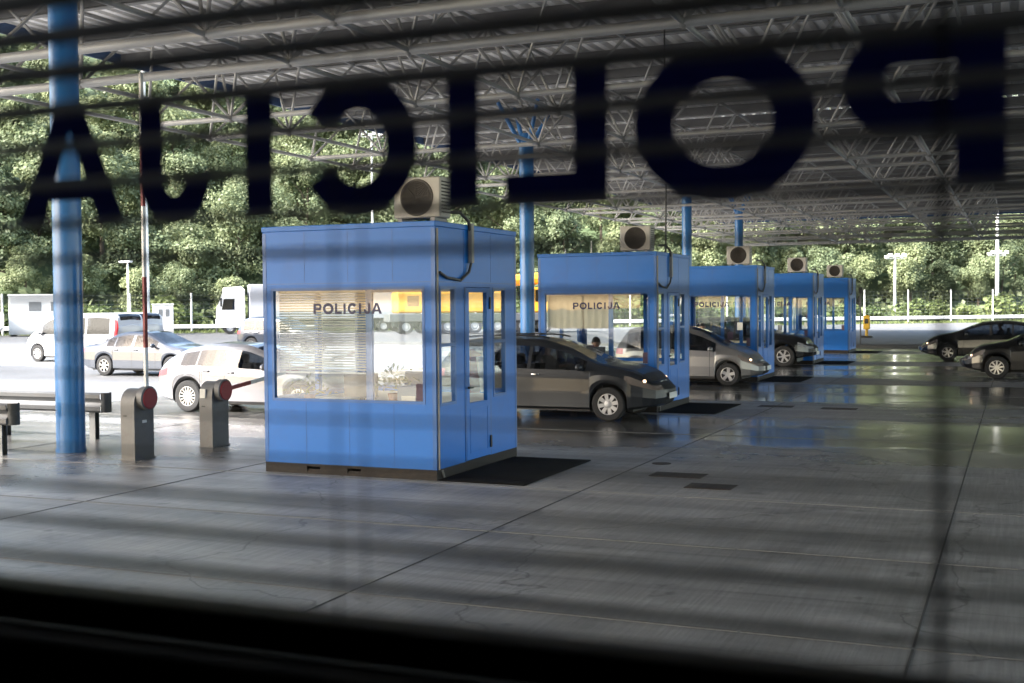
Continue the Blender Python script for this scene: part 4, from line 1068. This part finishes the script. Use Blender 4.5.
def far_rail():
    t = thing('crash_barrier', 'long pale crash barrier running along the far edge of the lot', 'guard rail')
    a, b = FA-fn*2.5, FB-fn*2.5
    m = MB(); prof = [(0,.42),(-.05,.46),(-.05,.54),(0,.58),(-.05,.62),(-.05,.70),(0,.74)]; k = len(prof)
    vs = [a+fn*o+Vector((0,0,z)) for o,z in prof]+[b+fn*o+Vector((0,0,z)) for o,z in prof]
    m.add(vs, [(i,i+1,k+i+1,k+i) for i in range(k-1)]); m.build('rail', M['mast'], t)
    for q in range(int(FL/4)):
        p = a+fd*(q*4)+fn*.06; m = MB(); m.box(p.x-.04,p.x+.04,p.y-.04,p.y+.04,0,.72); m.build('post', M['galv'], t)
far_rail()
def mast(loc, h, lab, r=.14, heads=6, cl=None):
    t = thing('lamp_mast', lab, 'lamp mast', loc, 0, 'tall lamp masts by the lot')
    m = MB(); m.lathe([(0,0),(r*1.6,0),(r*1.6,.3),(r,.32),(r*.7,h)],'z',12); m.build('pole', M['mast'], t, smooth=50)
    zc = cl or h-.3
    m = MB(); m.box(-1.1,1.1,-.04,.04,zc-.04,zc+.04); m.build('crossarm', M['mast'], t)
    for k in range(heads):
        x = -1.05+2.1*k/(heads-1); m = MB(); m.bev(x-.14,x+.14,-.35,.12,zc+.06+.12*(k%2),zc+.30+.2*(k%2),.03); m.build('floodlight', M['white'], t)
    t.rotation_euler.z = math.atan2(fd.y, fd.x)
mast((-67.2, 80.1, 0), 23, 'very tall white mast in front of the wood, just right of the upright barrier arm', .24)
mast((-54.7, 96.3, 0), 18, 'slim lamp mast seen above the nearest booth through the letter C', .12)
mast((-1.95, 137.0, 0), 11.4, 'tall white mast with floodlights halfway up, at the right edge', .22, 6, 7.0)
mast((-11.8, 130.8, 0), 7.0, 'shorter lamp mast with floodlights on top, left of the taller mast on the right', .17)
t = thing('street_lamp', 'short lamp post with a flat head behind the white van', 'street lamp', (-62.0, 71.8, 0))
m = MB(); m.lathe([(0,0),(.10,0),(.06,5.6)],'z',10); m.build('pole', M['mast'], t, smooth=50); m = MB(); m.bev(-.75,.35,-.18,.18,5.6,5.75,.04); m.build('lamp_head', M['white'], t)

def truck_wheels(t, xs_, y, r=.5):
    for x in xs_:
        for s in (1,-1):
            w = empty('wheel', (x, s*y, r)); w.parent = t
            m = MB(); m.lathe([(r*.55,-.15),(r*.95,-.15),(r,-.1),(r,.1),(r*.95,.15),(r*.55,.15)],'y',24); m.build('tyre', M['rubber'], w, smooth=40)
            m = MB(); m.lathe([(0,.10*s),(r*.25,.12*s),(r*.3,.06*s),(r*.5,.05*s),(r*.57,.13*s)],'y',20); m.build('rim', M['hubcap'], w, smooth=40)
def truck(label, loc, rz, L=13.6):
    """articulated truck, front at local +x"""
    t = thing('lorry', label, 'lorry', loc, rz)
    m = MB(); m.bev(0, L, -1.25, 1.25, 1.15, 4.0, .06); tr = m.build('trailer_body', M['tarp'], t, smooth=30)
    m = MB()
    for k in range(12): m.box(.3+k*L/12, .36+k*L/12, -1.265, -1.2505, 1.2, 3.8)
    m.box(0, L, -1.27, -1.2655, 3.84, 3.98); m.build('side_strap', M['mast'], tr)
    m = MB(); m.box(.2, L+1.2, -.5, .5, .75, 1.148); m.box(2.2,2.3,-1.2,1.2,.5,1.1); m.bev(4.8,7.6,-1.15,1.15,.45,1.0,.05); m.build('chassis', M['black'], t)
    c = MB(); prof = [(0,.55),(0,3.6),(.3,3.85),(1.6,3.75),(2.1,2.3),(2.25,1.2),(2.25,.55)]
    k = len(prof); vs = [(L+.35+x,-1.22,z) for x,z in prof]+[(L+.35+x,1.22,z) for x,z in prof]
    c.add(vs, [tuple(range(k)), tuple(range(k,2*k))[::-1]]+[(i,k+i,k+(i+1)%k,(i+1)%k) for i in range(k)]); cb = c.build('cab', M['white'], t)
    m = MB()
    for s in (-1,1): m.quad((L+1.15,s*1.224,1.95),(L+2.20,s*1.224,1.95),(L+2.0,s*1.224,2.85),(L+1.15,s*1.224,2.85))
    m.quad((L+2.45,-1.1,2.35),(L+2.45,1.1,2.35),(L+2.07,1.1,3.45),(L+2.07,-1.1,3.45)); m.build('cab_window', M['gl_van'], cb)
    m = MB(); m.box(L+2.601,L+2.62,-.8,.8,1.2,1.9); m.build('grille', M['black'], cb)
    m = MB(); m.box(L+2.15,L+2.3,-1.5,-1.3,2.2,2.9); m.box(L+2.15,L+2.3,1.3,1.5,2.2,2.9); m.build('mirror', M['black'], cb)
    truck_wheels(t, (1.4,2.7,4.0,L-1.,L+1.55), 1.05)
rzf = math.atan2(fd.y, fd.x)
p = Vector((-59.1, 80.3, 0)); truck('white lorry with a grey tarpaulin trailer parked along the fence, left of the nearest booth', (p+fd*15.2), rzf+math.pi)
def crane(label, loc, rz):
    t = thing('mobile_crane', label, 'mobile crane', loc, rz)
    m = MB(); m.bev(0, 13.5, -1.25, 1.25, .95, 1.55, .05); m.box(.5,13,-.6,.6,.6,.949); m.build('chassis', M['galv'], t)
    m = MB(); m.bev(.6, 9.8, -1.2, 1.2, 1.6, 3.2, .12); m.bev(3.2,6.6,-1.1,1.1,3.21,3.9,.1); u = m.build('upper_structure', M['yellow'], t)
    m = MB(); m.tube((4.,0,3.6),(14.2,0,4.4),.45,8); m.tube((6.,0,3.0),(9.4,0,3.9),.18,8); m.build('boom', M['yellow'], t)
    m = MB(); m.bev(11.0,13.4,-1.22,1.22,1.56,3.5,.12); cb = m.build('cab', M['yellow'], t)
    m = MB()
    for s in (-1,1): m.quad((11.4,s*1.224,2.4),(13.0,s*1.224,2.4),(13.0,s*1.224,3.3),(11.4,s*1.224,3.3))
    m.build('cab_window', M['gl_van'], cb)
    m = MB()
    for x in (1.4,3.0,5.2): m.box(x,x+.9,-1.215,-1.2005,2.1,2.9)
    m.build('side_hatch', M['black'], u)
    truck_wheels(t, (1.3,2.9,4.5,6.6,8.4,10.4,12.2), 1.05, .58)
crane('orange yellow crane lorry with many wheels seen through the windows of the nearest booth', Vector((-43.9, 79.2, 0)), rzf)
def container(label, loc, rz, L, H):
    t = thing('container', label, 'container', loc, rz, 'white containers by the fence')
    m = MB(); n = int(L/.14); vs = []
    m.box(0, L, -1.2, 1.2, .15, H)
    for k in range(n): m.box(.1+k*.14, .17+k*.14, -1.235, -1.2005, .3, H-.15)
    m.build('shell', M['container'], t)
    m = MB(); m.box(L*.30,L*.48,-1.25,-1.2355,H*.62,H*.85); m.box(L*.62,L*.80,-1.25,-1.2355,H*.62,H*.85); m.build('vent_panel', M['galv'], t)
    m = MB(); m.box(-.05,L+.05,-1.26,1.26,H+.001,H+.1); m.build('roof_rim', M['white'], t)
    m = MB()
    for x in (.1,L-.3): m.box(x,x+.2,-1.1,1.1,0,.149)
    m.build('foot_beam', M['black'], t)
container('large white container with two vents beside the thick blue column', (-73.2, 71.2, 0), rzf, 5.0, 3.2)
container('narrow white container standing right of the tall white mast', (-64.2, 77.2, 0), rzf, 1.6, 2.4)
cr = thing('delivery_truck', 'small white flatbed truck at the left edge in front of the large container', 'truck', (-75.6, 67.6, 0), rzf)
m = MB(); m.bev(0,2.2,-.9,.9,.5,1.0,.05); m.build('bed', M['white'], cr)
m = MB(); m.bev(2.25,3.7,-.9,.9,.5,1.9,.15); cb = m.build('cab', M['white'], cr)
m = MB(); m.quad((2.6,-.904,1.3),(3.4,-.904,1.3),(3.3,-.904,1.75),(2.6,-.904,1.75)); m.build('cab_window', M['gl_van'], cb)
truck_wheels(cr, (.6,3.0), .8, .35)
yp = thing('call_post', 'small yellow service post on the lot past the farthest booth', 'post', (-8.42, 75.2, 0))
m = MB(); m.bev(-.35,.35,-.3,.3,0,.10,.02); m.build('foot_plate', M['black'], yp); m = MB(); m.tube((0,0,.1),(0,0,.55),.09,10); m.build('stem', M['post_yellow'], yp)
m = MB(); m.bev(-.19,.19,-.16,.16,.5,1.35,.04); hd = m.build('head_box', M['post_yellow'], yp); m = MB(); m.box(-.11,.11,-.175,-.161,.85,1.15); m.build('panel', M['black'], hd)
pp = thing('thin_post', 'thin dark post on the kerb between the yellow post and the black hatchback', 'post', (-7.3, 62.5, 0))
m = MB(); m.tube((0,0,.0),(0,0,2.6),.035,8); m.build('pole', M['cable'], pp); m = MB(); m.box(-.09,.09,-.03,.03,2.6,2.9); m.build('top_box', M['black'], pp)

# ------------------------------------------------------------------ hill and wood
def hill_z(d, s):   # d metres behind the fence, s along it
    if d < 5: return 0
    return (d-5)*.52*(1-.0016*min(d,140)) + 1.2*math.sin(s*.07)+1.0*math.sin(s*.19+d*.11)
hm = MB(); ns, nd_ = 60, 40; vs = []
for i in range(ns+1):
    for j in range(nd_+1):
        s = -60+(FL+120)*i/ns; d = 2.+j*4.0; p = FA+fd*s+fn*d; vs.append((p.x, p.y, hill_z(d, s)))
hm.add(vs, [(i*(nd_+1)+j, (i+1)*(nd_+1)+j, (i+1)*(nd_+1)+j+1, i*(nd_+1)+j+1) for i in range(ns) for j in range(nd_)])
tag(hm.build('hill', M['under'], smooth=180), kind='structure')
def crown_mesh(seed, h, w, n, leaf, z0=.25):
    r = random.Random(seed); mb = MB(); lobes = []
    for k in range(17):
        a = r.uniform(0, 6.28); zz = r.uniform(.22, .95); rad = w*.5*(1-abs(zz-.5)*1.1)*r.uniform(.3, 1.05)
        lobes.append((Vector((rad*math.cos(a), rad*math.sin(a), h*zz)), r.uniform(.12,.30)*w))
    lobes.append((Vector((0,0,h*.85)), .22*w)); lobes.append((Vector((0,0,h*.5)), .32*w))
    for k in range(n):
        c, lr = r.choice(lobes)
        d = Vector((r.gauss(0,1), r.gauss(0,1), r.gauss(0,1))).normalized(); q = lr*(r.uniform(.35,1)**.5)*r.uniform(.85,1.15)
        p = c+Vector((d.x*q, d.y*q, d.z*q*.78))
        if p.z < h*z0: continue
        nrm = (d*.8+Vector((0,0,.5))+Vector((r.gauss(0,.5), r.gauss(0,.5), r.gauss(0,.5)))).normalized()
        a = nrm.cross(Vector((r.gauss(0,1), r.gauss(0,1), r.gauss(0,1)))).normalized(); b = nrm.cross(a)
        s = leaf*r.uniform(.6,1.25); s2 = s*r.uniform(.5,.8)
        mb.quad(p-a*s, p-b*s2+nrm*.06*s, p+a*s, p+b*s2-nrm*.05*s)
    return mb
variants = []
for k in range(6):
    h = (10.5, 12.5, 9.0, 13.0, 11.0, 8.5)[k]; w = (8., 8.5, 7.5, 7.0, 9.0, 7.)[k]
    cm = crown_mesh(40+k, h, w, 9500, .195, .12)
    me = bpy.data.meshes.new('crown'); me.from_pydata(cm.v, [], cm.f); me.materials.append(M['leaf'])
    tm = MB(); pts = [Vector((0,0,-.6)), Vector((.15,.1,h*.25)), Vector((-.1,.2,h*.55)), Vector((.05,0,h*.85))]; rr = [.26,.2,.13,.04]
    for a, b, r0, r1 in zip(pts[:-1], pts[1:], rr[:-1], rr[1:]): tm.tube(a, b, r0, 7, r1=r1, cap=False)
    r = random.Random(k)
    for q in range(7):
        z = h*r.uniform(.3,.7); a = r.uniform(0,6.28); e = Vector((math.cos(a)*w*.33, math.sin(a)*w*.33, z+h*.18)); tm.tube((0,.1,z), e, .07, 5, r1=.02, cap=False)
    m2 = bpy.data.meshes.new('trunk'); m2.from_pydata(tm.v, [], tm.f); m2.materials.append(M['bark'])
    variants.append((me, m2))
r = random.Random(11); cnt = 0
rows = [(7.,4.6,.62),(12.,5.6,.85),(18.,5.8,1.),(25.,6.2,1.),(33.,6.8,1.),(42.,7.5,1.05),(53.,8.5,1.1),(66.,9.,1.15)]
for d0, stp, sc in rows:
    s = -14.+r.uniform(0,3)
    while s < FL+6 - 0:
        d = d0+r.uniform(-2,2); p = FA+fd*s+fn*d
        me, m2 = r.choice(variants); k = sc*r.uniform(.75,1.2)
        if cnt < 290:
            t = thing('broadleaf_tree', 'leafy green broadleaf tree in the wood on the hill behind the lot', 'tree', (p.x, p.y, hill_z(d, s)-.2), r.uniform(0,6.28), 'trees of the wooded hill')
            t.scale = (k, k, k*r.uniform(.9,1.1))
            for nm, me_ in (('crown', me), ('trunk', m2)):
                o = bpy.data.objects.new(nm, me_); col.objects.link(o); o.parent = t
            cnt += 1
        s += stp*r.uniform(.75,1.25)
ug = MB(); r = random.Random(21)
for k in range(26000):
    s_ = r.uniform(-15, FL+10); d = 3.+78*r.random()**1.2; p = FA+fd*s_+fn*d; p.z = hill_z(d, s_)+r.uniform(.1,1.9)
    a = Vector((r.gauss(0,1), r.gauss(0,1), r.gauss(0,.6))).normalized(); b = a.cross(Vector((r.gauss(0,1), r.gauss(0,1), r.gauss(0,1)))).normalized(); q = r.uniform(.22,.5)
    ug.quad(p-a*q, p-b*q*.7, p+a*q, p+b*q*.7)
tag(ug.build('undergrowth', M['leaf']), 'dense leafy undergrowth covering the hill between the trees', 'undergrowth', kind='stuff')
# bushes along the fence foot
bm_ = []
for k in range(3):
    cm = crown_mesh(80+k, 2.6, 3.4, 900, .22, .0); me = bpy.data.meshes.new('bush'); me.from_pydata(cm.v, [], cm.f); me.materials.append(M['leaf_bush']); bm_.append(me)
s = 0
while s < FL:
    p = FA+fd*s+fn*r.uniform(2.2,4.2); o = bpy.data.objects.new('bush', r.choice(bm_)); col.objects.link(o); k = r.uniform(.6,1.25)
    o.location = (p.x, p.y, -.15); o.scale = (k*1.2,k*1.2,k); o.rotation_euler.z = r.uniform(0,6)
    tag(o, 'low leafy bush growing behind the wire fence', 'bush', 'bushes behind the fence'); s += r.uniform(2.2,4.5)
# rough grass verge
gm = MB()
for k in range(9000):
    s = r.uniform(0, FL); d = r.uniform(-2.2, 2.0); p = FA+fd*s+fn*d; h = r.uniform(.08,.32); a = r.uniform(0,3.14); c = Vector((math.cos(a),math.sin(a),0))*.09
    gm.add([p-c, p+c, p+Vector((r.uniform(-.1,.1), r.uniform(-.1,.1), h))], [(0,1,2)])
tag(gm.build('verge_grass', M['leaf_bush']), 'strip of rough grass along the fence', 'grass', kind='stuff')

# ------------------------------------------------------------------ light, camera
SUN_EL, SUN_AZ = 39., 219.    # degrees; azimuth clockwise from +y (direction to the sun)
w = bpy.data.worlds.new('World'); scene.world = w; w.use_nodes = True
nt = w.node_tree; bg = nt.nodes['Background']; sky = nt.nodes.new('ShaderNodeTexSky'); sky.sky_type = 'NISHITA'; sky.sun_disc = False
sky.sun_elevation = R(SUN_EL); sky.sun_rotation = R(SUN_AZ); sky.dust_density = 2.5; sky.air_density = 1.0; sky.ozone_density = .6; sky.altitude = 200
wm = nt.nodes.new('ShaderNodeMix'); wm.data_type = 'RGBA'; wm.blend_type = 'MULTIPLY'; wm.inputs['Factor'].default_value = 1; wm.inputs['B'].default_value = (1., .92, .82, 1)
nt.links.new(sky.outputs[0], wm.inputs['A']); nt.links.new(wm.outputs['Result'], bg.inputs['Color']); bg.inputs['Strength'].default_value = .15
ld = bpy.data.lights.new('sun', 'SUN'); ld.energy = 3.4; ld.angle = R(7.); ld.color = (1., .98, .955)
lo = bpy.data.objects.new('sun', ld); col.objects.link(lo)
el, az = R(SUN_EL), R(SUN_AZ); to = Vector((math.sin(az)*math.cos(el), math.cos(az)*math.cos(el), math.sin(el)))
lo.rotation_euler = to.to_track_quat('Z', 'Y').to_euler(); lo.location = to*200

cd = bpy.data.cameras.new('camera'); co = bpy.data.objects.new('camera', cd); col.objects.link(co); scene.camera = co
F, CX, CY = 1191., 512., 341.5
Yc = Vector(((1017-CX)/F, -(301-CY)/F, -1)).normalized()          # world Y seen in camera axes (x right, y up, -z forward)
Xc = -Vector(((-2300-CX)/F, -(328-CY)/F, -1)); Xc = (Xc - Yc*Xc.dot(Yc)).normalized()
Zc = Xc.cross(Yc)
rot = Matrix((Xc, Yc, Zc))                                         # rows: world axes in camera coordinates
co.matrix_world = Matrix.Translation((0, 0, 2.15)) @ rot.to_4x4()
cd.sensor_width = 36; cd.lens = F/1024*36; cd.clip_start = .05; cd.clip_end = 3000
cd.dof.use_dof = True; cd.dof.focus_distance = 17.; cd.dof.aperture_fstop = (cd.lens/1000)/.0108
scene.view_settings.view_transform = 'Standard'; scene.view_settings.look = 'None'; scene.view_settings.gamma = 1
scene.view_settings.exposure = 2.88
scene.render.engine = 'CYCLES'
cy = scene.cycles; cy.use_denoising = True; cy.max_bounces = 8; cy.transparent_max_bounces = 16; cy.diffuse_bounces = 4; cy.glossy_bounces = 4; cy.caustics_reflective = False; cy.caustics_refractive = False
cy.sample_clamp_indirect = 8
scene.render.resolution_x, scene.render.resolution_y = 1024, 683
